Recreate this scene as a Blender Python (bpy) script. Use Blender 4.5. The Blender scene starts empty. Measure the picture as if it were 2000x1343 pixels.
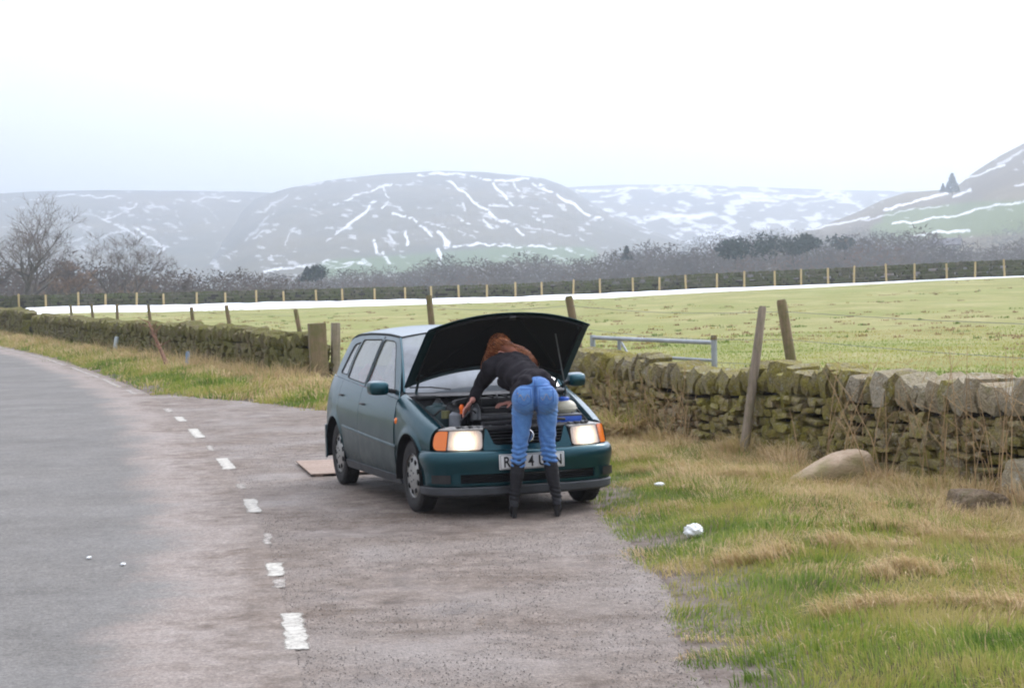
import bpy, bmesh, math, random
import numpy as np
from mathutils import Vector, Matrix, noise as mnoise
from mathutils.geometry import delaunay_2d_cdt
random.seed(7); RNG = np.random.default_rng(7)
sc = bpy.context.scene
R = math.radians
# ------------------------------------------------------------------ camera
CAM_H, PITCH, ROLL = 1.833, .0337, .0258
cam_d = bpy.data.cameras.new('camera'); cam = bpy.data.objects.new('camera', cam_d)
sc.collection.objects.link(cam); sc.camera = cam
cam_d.sensor_width = 36; cam_d.lens = 36 * 3800 / 2000
cam_d.clip_start = .1; cam_d.clip_end = 20000
cam.matrix_world = Matrix.Translation((0, 0, CAM_H)) @ Matrix.Rotation(math.pi / 2 - PITCH, 4, 'X') @ Matrix.Rotation(-ROLL, 4, 'Z')
# ------------------------------------------------------------------ sky, sun, exposure
SUN_EL, SUN_AZ = R(38), R(-38)            # elevation; azimuth from +Y towards +X is negative of rot
sun_dir = Vector((math.sin(R(40)) * math.cos(SUN_EL), math.cos(R(40)) * math.cos(SUN_EL), math.sin(SUN_EL)))
w = bpy.data.worlds.new('World'); sc.world = w; w.use_nodes = True
nt = w.node_tree; nt.nodes.clear()
def wn(t, **k):
    n = nt.nodes.new(t)
    for a, b in k.items(): setattr(n, a, b)
    return n
L = nt.links.new
out = wn('ShaderNodeOutputWorld'); bg = wn('ShaderNodeBackground'); L(bg.outputs[0], out.inputs[0])
sky = wn('ShaderNodeTexSky', sky_type='NISHITA', sun_disc=False, sun_elevation=SUN_EL, sun_rotation=R(40))
sk = wn('ShaderNodeVectorMath', operation='SCALE'); L(sky.outputs[0], sk.inputs[0]); sk.inputs['Scale'].default_value = 1.0
geo = wn('ShaderNodeTexCoord')
sep = wn('ShaderNodeSeparateXYZ'); L(geo.outputs['Generated'], sep.inputs[0])
up = wn('ShaderNodeMapRange'); L(sep.outputs[2], up.inputs[0])
up.inputs[1].default_value = 0; up.inputs[2].default_value = 1; up.inputs[3].default_value = .86; up.inputs[4].default_value = 1.85
dot = wn('ShaderNodeVectorMath', operation='DOT_PRODUCT'); L(geo.outputs['Generated'], dot.inputs[0]); dot.inputs[1].default_value = sun_dir
dr = wn('ShaderNodeMapRange', interpolation_type='SMOOTHSTEP'); L(dot.outputs['Value'], dr.inputs[0])
dr.inputs[1].default_value = .3; dr.inputs[2].default_value = 1; dr.inputs[3].default_value = .70; dr.inputs[4].default_value = 1.7
mp = wn('ShaderNodeMapping'); L(geo.outputs['Generated'], mp.inputs[0]); mp.inputs['Scale'].default_value = (1.2, 1.2, 4.5)
no = wn('ShaderNodeTexNoise'); L(mp.outputs[0], no.inputs[0]); no.inputs['Scale'].default_value = 1.6; no.inputs['Detail'].default_value = 5; no.inputs['Roughness'].default_value = .5
nr = wn('ShaderNodeMapRange'); L(no.outputs[0], nr.inputs[0]); nr.inputs[1].default_value = .3; nr.inputs[2].default_value = .7; nr.inputs[3].default_value = .86; nr.inputs[4].default_value = 1.12
m1 = wn('ShaderNodeMath', operation='MULTIPLY'); L(up.outputs[0], m1.inputs[0]); L(dr.outputs[0], m1.inputs[1])
m2 = wn('ShaderNodeMath', operation='MULTIPLY'); L(m1.outputs[0], m2.inputs[0]); L(nr.outputs[0], m2.inputs[1])
cl = wn('ShaderNodeVectorMath', operation='SCALE'); cl.inputs[0].default_value = (8.75, 8.9, 9.85); L(m2.outputs[0], cl.inputs['Scale'])
mx = wn('ShaderNodeMix', data_type='RGBA'); mx.inputs[0].default_value = .9
L(sk.outputs[0], mx.inputs[6]); L(cl.outputs[0], mx.inputs[7])
L(mx.outputs[2], bg.inputs[0]); bg.inputs[1].default_value = .1
sun_l = bpy.data.lights.new('sun', 'SUN'); sun_l.energy = .8; sun_l.angle = R(14); sun_l.color = (1, .96, .9)
sun = bpy.data.objects.new('sun', sun_l); sc.collection.objects.link(sun)
sun.rotation_euler = (-sun_dir).to_track_quat('-Z', 'Y').to_euler()
vs = sc.view_settings; vs.view_transform = 'Standard'; vs.look = 'None'; vs.gamma = 1; vs.use_curve_mapping = False
vs.exposure = 0.56
sc.render.engine = 'CYCLES'
sc.cycles.use_denoising = True
sc.cycles.max_bounces = 6; sc.cycles.transparent_max_bounces = 16; sc.cycles.volume_bounces = 1
sc.cycles.filter_width = 2.0
try: sc.cycles.volume_step_rate = 4
except Exception: pass
# ------------------------------------------------------------------ helpers
def link(o, parent=None):
    sc.collection.objects.link(o)
    if parent is not None: o.parent = parent
    return o
def tag(o, label=None, cat=None, group=None, kind=None):
    if label: o['label'] = label
    if cat: o['category'] = cat
    if group: o['group'] = group
    if kind: o['kind'] = kind
    return o
def empty(name, loc=(0, 0, 0), rz=0, **k):
    o = bpy.data.objects.new(name, None); o.location = loc; o.rotation_euler = (0, 0, rz); o.empty_display_size = .2
    link(o); return tag(o, **k)
def mesh(name, v, f, m=None, smooth=False):
    me = bpy.data.meshes.new(name)
    if isinstance(v, np.ndarray) and isinstance(f, np.ndarray):
        n = f.shape[1]
        me.vertices.add(len(v)); me.vertices.foreach_set('co', v.astype(np.float32).ravel())
        me.loops.add(f.size); me.loops.foreach_set('vertex_index', f.astype(np.int32).ravel())
        me.polygons.add(len(f)); me.polygons.foreach_set('loop_start', np.arange(0, f.size, n, dtype=np.int32))
        me.polygons.foreach_set('loop_total', np.full(len(f), n, dtype=np.int32))
        me.update(calc_edges=True)
    else:
        me.from_pydata([tuple(p) for p in v], [], [tuple(q) for q in f]); me.update()
    if smooth: me.polygons.foreach_set('use_smooth', [True] * len(me.polygons))
    if m:
        for mm in (m if isinstance(m, (list, tuple)) else [m]): me.materials.append(mm)
    return me
def obj(name, v, f, m=None, parent=None, smooth=False, solid=0, off=-1, split=35):
    o = bpy.data.objects.new(name, mesh(name, v, f, m, smooth)); link(o, parent)
    if solid:
        md = o.modifiers.new('solid', 'SOLIDIFY'); md.thickness = solid; md.offset = off
    if smooth and split:
        e = o.modifiers.new('split', 'EDGE_SPLIT'); e.split_angle = R(split)
    return o
def from_bm(name, bm, m, parent=None, smooth=False, split=40):
    me = bpy.data.meshes.new(name); bm.to_mesh(me); bm.free()
    if smooth: me.polygons.foreach_set('use_smooth', [True] * len(me.polygons))
    if m:
        for mm in (m if isinstance(m, (list, tuple)) else [m]): me.materials.append(mm)
    o = bpy.data.objects.new(name, me); link(o, parent)
    if smooth and split:
        e = o.modifiers.new('split', 'EDGE_SPLIT'); e.split_angle = R(split)
    return o
class MB:
    def __init__(s): s.v = []; s.f = []
    def add(s, v, f):
        b = len(s.v); s.v += [tuple(p) for p in v]; s.f += [tuple(i + b for i in q) for q in f]; return s
    def box(s, c, d, rot=None, taper=1):
        x, y, z = [k / 2 for k in d]
        v = [Vector((i * x * (taper if k > 0 else 1), j * y * (taper if k > 0 else 1), k * z)) for k in (-1, 1) for j in (-1, 1) for i in (-1, 1)]
        if rot is not None: v = [rot @ p for p in v]
        v = [p + Vector(c) for p in v]
        return s.add(v, [(0, 2, 3, 1), (4, 5, 7, 6), (0, 1, 5, 4), (2, 6, 7, 3), (0, 4, 6, 2), (1, 3, 7, 5)])
    def tube(s, pts, r, n=8, cap=True):
        pts = [Vector(p) for p in pts]; rs = r if isinstance(r, (list, tuple)) else [r] * len(pts)
        rings = []; prev = None
        for i, p in enumerate(pts):
            t = (pts[min(i + 1, len(pts) - 1)] - pts[max(i - 1, 0)])
            t = t.normalized() if t.length > 1e-9 else Vector((0, 0, 1))
            a = prev if prev is not None else (Vector((1, 0, 0)) if abs(t.x) < .8 else Vector((0, 1, 0)))
            a = (a - t * a.dot(t)).normalized(); prev = a; b = t.cross(a)
            rings.append([p + (a * math.cos(2 * math.pi * k / n) + b * math.sin(2 * math.pi * k / n)) * rs[i] for k in range(n)])
        v = [q for rg in rings for q in rg]; f = []
        for i in range(len(pts) - 1):
            for k in range(n):
                k2 = (k + 1) % n; f.append((i * n + k, i * n + k2, (i + 1) * n + k2, (i + 1) * n + k))
        if cap: f.append(tuple(range(n - 1, -1, -1))); f.append(tuple((len(pts) - 1) * n + k for k in range(n)))
        return s.add(v, f)
    def lathe(s, prof, axis='z', c=(0, 0, 0), n=24):
        v = []
        for r, h in prof:
            for k in range(n):
                a = 2 * math.pi * k / n; p = (r * math.cos(a), r * math.sin(a), h)
                if axis == 'x': p = (p[2], p[0], p[1])
                if axis == 'y': p = (p[0], p[2], p[1])
                v.append((p[0] + c[0], p[1] + c[1], p[2] + c[2]))
        f = [(i * n + k, i * n + (k + 1) % n, (i + 1) * n + (k + 1) % n, (i + 1) * n + k) for i in range(len(prof) - 1) for k in range(n)]
        return s.add(v, f)
    def build(s, name, m, parent=None, smooth=False, split=35, solid=0):
        return obj(name, s.v, s.f, m, parent, smooth, split=split, solid=solid)
    def fixed(s, name, m, parent=None, smooth=True, split=35, bevel=0, seg=2):
        bm = bmesh.new()
        vs_ = [bm.verts.new(p) for p in s.v]
        for q in s.f:
            try: bm.faces.new([vs_[i] for i in q])
            except ValueError: pass
        bmesh.ops.recalc_face_normals(bm, faces=bm.faces)
        o = from_bm(name, bm, m, parent, smooth, 0)
        if bevel:
            b = o.modifiers.new('bevel', 'BEVEL'); b.width = bevel; b.segments = seg; b.limit_method = 'ANGLE'; b.angle_limit = R(30)
        if smooth and split:
            e = o.modifiers.new('split', 'EDGE_SPLIT'); e.split_angle = R(split)
        return o
def grid(P, name, m, parent=None, smooth=True, solid=0, off=-1, skip=None, split=40, closed=False):
    """P: rows x cols x 3"""
    P = np.asarray(P, float); a, b = P.shape[:2]; f = []
    for i in range(a - 1):
        for j in range(b - (0 if closed else 1)):
            j2 = (j + 1) % b
            if skip and skip((P[i, j] + P[i + 1, j2]) / 2): continue
            f.append((i * b + j, i * b + j2, (i + 1) * b + j2, (i + 1) * b + j))
    return obj(name, P.reshape(-1, 3), f, m, parent, smooth, solid, off, split)
def smst(a, b, x):
    t = np.clip((x - a) / (b - a), 0, 1); return t * t * (3 - 2 * t)
# value noise (vectorised)
_tab = np.random.default_rng(3).random((256, 256))
def vnoise(x, y, s=1.0, seed=0):
    x = np.asarray(x, float) / s + seed * 17.3; y = np.asarray(y, float) / s + seed * 9.1
    xi = np.floor(x).astype(int); yi = np.floor(y).astype(int); fx = x - xi; fy = y - yi
    fx = fx * fx * (3 - 2 * fx); fy = fy * fy * (3 - 2 * fy)
    g = lambda i, j: _tab[(xi + i) % 256, (yi + j) % 256]
    return (g(0, 0) * (1 - fx) + g(1, 0) * fx) * (1 - fy) + (g(0, 1) * (1 - fx) + g(1, 1) * fx) * fy
def fbm(x, y, s=1.0, seed=0, o=4):
    t = 0; a = .5; n = 0
    for k in range(o): t = t + a * vnoise(x, y, s / 2 ** k, seed + k); n += a; a *= .5
    return t / n
# ------------------------------------------------------------------ materials
class NT:
    def __init__(s, name):
        s.m = bpy.data.materials.new(name); s.m.use_nodes = True; s.t = s.m.node_tree; s.n = s.t.nodes
        s.b = s.n['Principled BSDF']; s.o = s.n['Material Output']
    def new(s, t, **k):
        n = s.n.new(t)
        for a, b in k.items(): setattr(n, a, b)
        return n
    def l(s, a, b): s.t.links.new(a, b)
    def coord(s, kind='Object'): return s.new('ShaderNodeTexCoord').outputs[kind]
    def noise(s, scale, detail=4, rough=.5, vec=None, stretch=None, dist=0):
        v = vec if vec is not None else s.coord()
        if stretch:
            mp = s.new('ShaderNodeMapping'); mp.inputs['Scale'].default_value = stretch; s.l(v, mp.inputs[0]); v = mp.outputs[0]
        n = s.new('ShaderNodeTexNoise'); n.inputs['Scale'].default_value = scale; n.inputs['Detail'].default_value = detail
        n.inputs['Roughness'].default_value = rough; n.inputs['Distortion'].default_value = dist; s.l(v, n.inputs[0]); return n.outputs[0]
    def ramp(s, fac, stops, interp='LINEAR'):
        r = s.new('ShaderNodeValToRGB'); r.color_ramp.interpolation = interp; e = r.color_ramp.elements
        while len(e) < len(stops): e.new(.5)
        for k, (p, c) in enumerate(stops):
            e[k].position = p; e[k].color = (*c, 1) if len(c) == 3 else c
        s.l(fac, r.inputs[0]); return r.outputs[0]
    def rng(s, fac, a, b, c, d):
        r = s.new('ShaderNodeMapRange'); s.l(fac, r.inputs[0])
        for i, q in enumerate((a, b, c, d)): r.inputs[i + 1].default_value = q
        return r.outputs[0]
    def mix(s, fac, a, b, bt='MIX'):
        r = s.new('ShaderNodeMix', data_type='RGBA', blend_type=bt)
        for sock, q in ((r.inputs[0], fac), (r.inputs[6], a), (r.inputs[7], b)):
            if isinstance(q, (int, float)): sock.default_value = q
            elif isinstance(q, tuple): sock.default_value = (*q, 1) if len(q) == 3 else q
            else: s.l(q, sock)
        return r.outputs[2]
    def math(s, op, a, b=0):
        r = s.new('ShaderNodeMath', operation=op)
        for i, q in enumerate((a, b)):
            if isinstance(q, (int, float)): r.inputs[i].default_value = q
            else: s.l(q, r.inputs[i])
        return r.outputs[0]
    def attr(s, name): return s.new('ShaderNodeAttribute', attribute_name=name)
    def bump(s, h, st=.5, d=.01):
        b = s.new('ShaderNodeBump'); b.inputs['Strength'].default_value = st; b.inputs['Distance'].default_value = d
        s.l(h, b.inputs['Height']); s.l(b.outputs[0], s.b.inputs['Normal'])
    def col(s, c):
        if isinstance(c, tuple): s.b.inputs['Base Color'].default_value = (*c, 1)
        else: s.l(c, s.b.inputs['Base Color'])
    def set(s, **k):
        for a, b in k.items():
            a = a.replace('_', ' ')
            if isinstance(b, (int, float, tuple)): s.b.inputs[a].default_value = b
            else: s.l(b, s.b.inputs[a])
        return s
def plain(name, c, rough=.6, metal=0, var=.25, scale=20, bump=.15, **k):
    t = NT(name); n = t.noise(scale, 4)
    t.col(t.mix(t.rng(n, .3, .7, 0, 1), tuple(q * (1 - var) for q in c), tuple(min(1, q * (1 + var)) for q in c)))
    t.set(Roughness=rough, Metallic=metal, **k)
    if bump: t.bump(n, bump, .004)
    return t.m
def rnd(t):
    """a random number per object and per loose piece"""
    a = t.new('ShaderNodeObjectInfo').outputs['Random']; b = t.new('ShaderNodeNewGeometry').outputs['Random Per Island']
    return t.math('FRACT', t.math('ADD', a, b))
M = {}
# ------------------------------------------------------------------ terrain lines
XR_Y = np.array([-6, 0, 5, 8.5, 10.19, 12.4, 14.05, 16.03, 17.78, 19.91, 21.85, 24.18, 27, 28.9, 33.4, 40.7, 52.2, 65.9, 80, 110, 140])
XR_X = np.array([.9, .2, -.45, -.95, -1.2, -1.55, -1.81, -2.18, -2.52, -2.96, -3.42, -3.96, -4.64, -5.16, -6.25, -8.5, -12.3, -17.4, -24., -44, -70])
XG_Y = np.array([-6, 8.5, 9.7, 11.3, 12.8, 15.4, 18, 20, 22, 25, 28.1, 30.5, 33.4])
XG_X = np.array([1.3, .80, .80, .85, .76, .64, .62, .5, .1, -1.2, -2.7, -4.15, -6.1])
def XR(y): return np.interp(y, XR_Y, XR_X)
def XG(y): return np.where(np.asarray(y) > 33.4, XR(y) + .15, np.maximum(np.interp(y, XG_Y, XG_X), XR(y) + .05))
def XW(y): return 1.25 - .382 * (np.asarray(y, float) - 22.35)
def paved_d(x, y):
    """positive inside road or lay-by, metres roughly"""
    return np.minimum(XG(y) - x, x - (XR(y) - 6.4))
def terr(x, y):
    x = np.asarray(x, float); y = np.asarray(y, float)
    s = (x - XW(y)) / 1.07
    rise = smst(20, 150, y) * (.12 + np.clip(x, 0, 60) / 39 * .78) * smst(.5, 6, s)
    und = (fbm(x, y, 14, 5, 3) - .5) * .35 * smst(3, 30, s)
    d = -paved_d(x, y)
    verge = (fbm(x, y, 1.3, 2, 4) - .35) * .16 * smst(0, .9, d) + .05 * smst(.2, 1.4, d) * (s < 1)
    pave = -.04 * (1 - smst(-.12, .02, d))
    drop = -6 * smst(158, 330, y)
    return rise * (1 - smst(170, 320, y)) + und * (1 - smst(150, 200, y)) + verge * (1 - smst(2, 30, s)) + pave + drop
def sinh_grid(lo, hi, n, c, k):
    a = math.asinh((lo - c) / k); b = math.asinh((hi - c) / k)
    return c + k * np.sinh(np.linspace(a, b, n))
gx = sinh_grid(-5200, 5200, 340, .5, 4.5)
gy = sinh_grid(-300, 6200, 420, 14, 8)
X, Y = np.meshgrid(gx, gy)
Z = terr(X, Y)
nx, ny = len(gx), len(gy)
I = np.arange(ny * nx).reshape(ny, nx)
F4 = np.stack([I[:-1, :-1], I[:-1, 1:], I[1:, 1:], I[1:, :-1]], -1).reshape(-1, 4)
# ground material: verge soil, pasture, far valley
t = NT('ground_cover'); sv = t.coord()
zone = t.attr('zone').outputs['Fac']
n1 = t.noise(.9, 6, .6); n2 = t.noise(.12, 4, .55); n3 = t.noise(14, 4, .7); n4 = t.noise(.35, 5, .65, stretch=(1, .45, 1))
fieldc = t.ramp(n4, [(.3, (.20, .205, .065)), (.5, (.30, .28, .115)), (.7, (.42, .37, .20))])
fieldc = t.mix(t.rng(n2, .4, .65, 0, .55), fieldc, (.20, .245, .07))
fieldc = t.mix(t.rng(n1, .60, .74, 0, .75), fieldc, (.10, .075, .035))
fieldc = t.mix(.35, fieldc, t.ramp(n3, [(.3, (.08, .10, .03)), (.7, (.38, .38, .16))]))
vergec = t.ramp(n1, [(.3, (.07, .06, .03)), (.5, (.13, .13, .045)), (.7, (.24, .19, .10))])
farc = t.ramp(t.noise(.02, 5), [(.3, (.05, .06, .03)), (.6, (.10, .12, .05)), (.8, (.12, .10, .06))])
vergec = t.mix(t.rng(t.attr('mud').outputs['Fac'], 0, 1, 0, 1), vergec, t.ramp(t.noise(5, 5, .65), [(.28, (.08, .062, .050)), (.5, (.165, .135, .115)), (.72, (.25, .215, .19))]))
c = t.mix(t.rng(zone, 0, .5, 0, 1), vergec, fieldc); c = t.mix(t.rng(zone, .5, 1, 0, 1), c, farc)
t.col(c); t.set(Roughness=1.0); t.b.inputs['Specular IOR Level'].default_value = .1; t.bump(n3, .6, .04)
M['ground'] = t.m
go = bpy.data.objects.new('ground', mesh('ground', np.stack([X, Y, Z], -1).reshape(-1, 3), F4, M['ground'], True)); link(go); tag(go, kind='structure')
s_ = (X - XW(Y)) / 1.07
zone_v = .5 * smst(-.1, .5, s_) + .5 * smst(150, 160, Y)
at = go.data.attributes.new('zone', 'FLOAT', 'POINT'); at.data.foreach_set('value', zone_v.ravel().astype(np.float32))
mud_v = 1 - smst(.05, .75, -paved_d(X, Y) + (fbm(X, Y, .5, 33, 3) - .5) * .8)
at = go.data.attributes.new('mud', 'FLOAT', 'POINT'); at.data.foreach_set('value', mud_v.ravel().astype(np.float32))
# ------------------------------------------------------------------ road and lay-by
def surface_mat(name, kind):
    t = NT(name); e = t.attr('edge').outputs['Fac']; grain = t.noise(28, 4, .8)
    big = t.noise(.7, 5, .6); mid = t.noise(5, 5, .65); fine = t.noise(70, 3, .8); grit = t.new('ShaderNodeTexVoronoi'); grit.inputs['Scale'].default_value = 65; t.l(t.coord(), grit.inputs[0])
    wob = t.math('ADD', e, t.rng(big, .3, .7, -.28, .28)); wob = t.math('ADD', wob, t.rng(mid, .3, .7, -.12, .12))
    layc = t.ramp(mid, [(.28, (.09, .070, .056)), (.5, (.18, .148, .126)), (.72, (.27, .232, .204))])
    layc = t.mix(t.rng(big, .42, .66, 0, .75), layc, (.235, .21, .192))
    layc = t.mix(t.rng(t.noise(1.3, 5, .6, stretch=(.6, 1.6, 1)), .56, .7, 0, .7), layc, (.11, .083, .063))
    layc = t.mix(t.rng(t.noise(2.2, 6, .7, dist=1.2), .62, .72, 0, .55), layc, (.17, .12, .075))
    if kind == 'road':
        tar = t.ramp(mid, [(.3, (.115, .113, .108)), (.7, (.162, .159, .152))])
        tar = t.mix(t.rng(big, .35, .7, 0, .55), tar, (.222, .218, .21))
        pink = t.ramp(mid, [(.3, (.215, .185, .168)), (.7, (.30, .268, .248))])
        c = t.mix(t.rng(wob, .62, 1.0, 1, 0), tar, pink)
        mud = layc
        c = t.mix(t.rng(wob, .12, .5, 1, 0), c, mud)
    else: c = layc
    c = t.mix(.55, c, t.mix(t.rng(grit.outputs['Distance'], .1, .6, 0, 1), (1, 1, 1), (.55, .53, .5)), 'MULTIPLY')
    c = t.mix(t.rng(fine, .35, .65, 0, .8), c, t.mix(1.0, c, (1.5, 1.48, 1.45), 'MULTIPLY'))
    c = t.mix(t.rng(grain, .3, .7, 0, 1), t.mix(1.0, c, (.66, .65, .64), 'MULTIPLY'), t.mix(1.0, c, (1.32, 1.3, 1.28), 'MULTIPLY'))
    t.col(c)
    wet = t.noise(.9, 5, .6)
    t.set(Roughness=t.rng(wet, .38, .62, .75 if kind == 'road' else .55, .95)); t.b.inputs['Specular IOR Level'].default_value = .28
    hh = t.math('ADD', t.math('MULTIPLY', grit.outputs['Distance'], .6), t.math('ADD', fine, t.math('MULTIPLY', mid, 2)))
    t.bump(hh, .7 if kind != 'road' else .35, .012); return t.m
def strip(name, xl, xr, ys, nxs, z, m, **k):
    U = np.linspace(0, 1, nxs); YY = np.repeat(ys[:, None], nxs, 1); XL = xl(ys)[:, None]; XX = XL + (xr(ys)[:, None] - XL) * U
    ZZ = z(XX, YY); n = len(ys); J = np.arange(n * nxs).reshape(n, nxs)
    F = np.stack([J[:-1, :-1], J[:-1, 1:], J[1:, 1:], J[1:, :-1]], -1).reshape(-1, 4)
    o = bpy.data.objects.new(name, mesh(name, np.stack([XX, YY, ZZ], -1).reshape(-1, 3), F, m, True)); link(o); tag(o, **k)
    a = o.data.attributes.new('edge', 'FLOAT', 'POINT'); a.data.foreach_set('value', (XR(YY) - XX).ravel().astype(np.float32)); return o
ysr = np.concatenate([np.arange(-6, 30, .15), np.arange(30, 140, .6)])
def zc(x, y): return (fbm(x, y, 2.5, 9, 3) - .5) * .012
road = strip('road', lambda y: XR(y) - 6.3, lambda y: XR(y) + 0 * y, ysr, 60, lambda x, y: .006 + zc(x, y), surface_mat('worn_asphalt', 'road'), kind='structure')
ysl = np.arange(-6, 33.3, .12)
def edge_ragged(y): return XG(y) + np.maximum((fbm(y, y * 0, .5, 4, 5) - .5) * 1.1, 0) + .05
layby = strip('layby', lambda y: XR(y) - .08, edge_ragged, ysl, 60, lambda x, y: .001 + zc(x, y) - .05 * smst(.02, .16, x - XG(y)), surface_mat('muddy_layby_tarmac', 'lay'), kind='structure')
# painted dashes along the marked edge: worn paint sheets with ragged outlines
def paint_mat(name, a, b, lo_, hi_):
    t = NT(name); n = t.noise(45, 5, .8); cv = t.attr('cover').outputs['Fac']; t.col(t.mix(t.rng(t.noise(12, 4, .7), .35, .65, 0, 1), a, b)); t.set(Roughness=.8)
    al = t.rng(t.math('ADD', t.math('MULTIPLY', cv, .55), n), lo_, hi_, 0, 1); t.l(al, t.b.inputs['Alpha']); t.bump(n, .4, .003); return t.m
M['paint'] = paint_mat('worn_white_paint', (.34, .32, .28), (.55, .53, .47), .76, 1.0)
M['faded'] = paint_mat('faded_paint', (.24, .215, .20), (.30, .28, .265), .95, 1.45); M['thin'] = paint_mat('thin_worn_paint', (.32, .29, .26), (.44, .41, .36), .82, 1.1)
def patch(name, rows, m, parent):
    """rows: list of (centre x, y, half width); a thin sheet whose paint wears off towards its rim"""
    V, A = [], []; n = len(rows)
    for i, (x, y, hw) in enumerate(rows):
        for u in (-1, -.6, 0, .6, 1): V.append((x + u * hw * 1.35, y, .0095 + float(zc(x + u * hw, y)))); A.append((1, .85, 0)[int(abs(u) > .3) + int(abs(u) > .8)] * min(1, 1.0 * min(i, n - 1 - i)))
    o = obj(name, V, [(5 * i + k, 5 * i + k + 1, 5 * i + k + 6, 5 * i + k + 5) for i in range(n - 1) for k in range(4)], m, parent); at = o.data.attributes.new('cover', 'FLOAT', 'POINT'); at.data.foreach_set('value', A); return o
def dash(y0, y1, wd=.1, xo=0, m='paint'):
    n = max(6, int((y1 - y0) / .09)); rng = random.Random(int(y0 * 100))
    return patch('edge_dash', [(float(XR(y0 + (y1 - y0) * i / n)) + xo + rng.uniform(-.01, .01), y0 - .04 + (y1 - y0 + .08) * i / n, wd / 2 * rng.uniform(.9, 1.1)) for i in range(n + 1)], M[m], road)
for a, b, wd, xo, mm in ((9.66, 10.8, .125, .02, 'paint'), (11.67, 12.03, .08, 0, 'thin'), (12.12, 12.75, .11, 0, 'paint'), (13.6, 14.3, .06, 0, 'thin'), (15.56, 16.6, .12, 0, 'paint'), (17.42, 17.92, .09, 0, 'thin'), (19.3, 20.6, .14, 0, 'paint'), (21.5, 22.3, .08, 0, 'thin'), (23.4, 24.95, .14, 0, 'paint'), (26.4, 27.4, .13, 0, 'paint'), (28.4, 29.3, .14, .02, 'thin')):
    dash(a, b, wd, xo, mm)
for a, b in ((33.5, 35), (36, 39.5), (40, 46), (47, 56), (57, 70)): dash(a, b, .11, -.22, 'thin')
r_ = random.Random(5); ox, oy = -.36, 10.78
rows_ = [(ox + (i - 9) * .0 + .02 * r_.random(), oy - .20 + i * .022, (.10 + .028 * min(i, 18 - i) + .02 * r_.random()) * 1.1 * (1 if 0 < i < 18 else .4)) for i in range(19)]
patch('faded_marking', rows_, M['faded'], layby)
# loose stones on the lay-by
def pebbles(name, n, sampler, size, m, seed=1, **k):
    rg = np.random.default_rng(seed); pos = sampler(rg, n); n = len(pos)
    ico = np.array([(0, 0, 1), (.9, 0, .2), (.2, .9, .1), (-.8, .3, .2), (-.4, -.8, .15), (.4, -.7, .2), (0, 0, -.6)])
    fc = np.array([(0, 1, 2), (0, 2, 3), (0, 3, 4), (0, 4, 5), (0, 5, 1), (6, 2, 1), (6, 3, 2), (6, 4, 3), (6, 5, 4), (6, 1, 5)])
    s = rg.uniform(size[0], size[1], (n, 1, 1)) * rg.uniform(.7, 1.3, (n, 1, 3)); a = rg.uniform(0, 6.28, n)
    v = ico[None] * s * np.array([1, 1, .7]) + rg.normal(0, .12, (n, 7, 3)) * s
    ca, sa = np.cos(a)[:, None], np.sin(a)[:, None]; vx = v[..., 0] * ca - v[..., 1] * sa; vy = v[..., 0] * sa + v[..., 1] * ca
    v = np.stack([vx, vy, v[..., 2]], -1) + pos[:, None, :]
    F = (fc[None] + (np.arange(n) * 7)[:, None, None]).reshape(-1, 3)
    o = bpy.data.objects.new(name, mesh(name, v.reshape(-1, 3), F, m)); link(o); return tag(o, kind='stuff', **k)
t = NT('loose_grit'); rr = rnd(t); t.col(t.ramp(rr, [(0, (.10, .085, .075)), (.5, (.17, .15, .135)), (.85, (.25, .23, .21)), (1, (.42, .40, .37))])); t.set(Roughness=.7); M['grit'] = t.m
def s_lay(rg, n):
    y = 8 + 18 * rg.random(n) ** 1.5; x = XR(y) - .9 + rg.random(n) * (XG(y) - XR(y) + 1.7)
    dens = fbm(x, y, .9, 12, 4) + .12 * (np.abs(x - XG(y)) < .4) + .05 * (np.abs(x - XR(y)) < .4)
    k = dens > .47; return np.stack([x[k], y[k], np.where(x[k] > XG(y[k]) + .1, terr(x[k], y[k]), .004 + zc(x[k], y[k]))], -1)
pebbles('loose_gravel', 42000, s_lay, (.002, .0055), M['grit'], label='loose grey brown grit scattered over the muddy lay-by tarmac', cat='gravel')
# ------------------------------------------------------------------ grass
def blades(name, pos, h, wd, lean, colr, m, seed=0, seg=2, az=None, **k):
    """pos n x 3, h n, lean n (0 upright, 1 flat); colour per blade"""
    rg = np.random.default_rng(seed); n = len(pos)
    a = rg.uniform(0, 2 * np.pi, n) if az is None else az; dirx, diry = np.cos(a), np.sin(a)
    b = rg.uniform(0, 2 * np.pi, n); wx, wy = np.cos(b) * wd / 2, np.sin(b) * wd / 2
    L_ = lean
    p1 = pos + np.stack([dirx * h * .28 * L_, diry * h * .28 * L_, h * (.55 - .25 * L_)], -1)
    p2 = pos + np.stack([dirx * h * .95 * L_, diry * h * .95 * L_, h * (1 - .82 * L_)], -1)
    W = np.stack([wx, wy, 0 * wx], -1)
    V = np.stack([pos - W, pos + W, p1 - W * .8, p1 + W * .8, p2], 1).reshape(-1, 3)
    T = np.array([(0, 1, 3), (0, 3, 2), (2, 3, 4)]); F = (T[None] + (np.arange(n) * 5)[:, None, None]).reshape(-1, 3)
    o = bpy.data.objects.new(name, mesh(name, V, F, m)); link(o)
    at = o.data.attributes.new('tone', 'FLOAT', 'POINT'); at.data.foreach_set('value', np.repeat(colr, 5).astype(np.float32))
    return tag(o, kind='stuff', **k)
t = NT('grass_blade'); tone = t.attr('tone').outputs['Fac']
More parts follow.
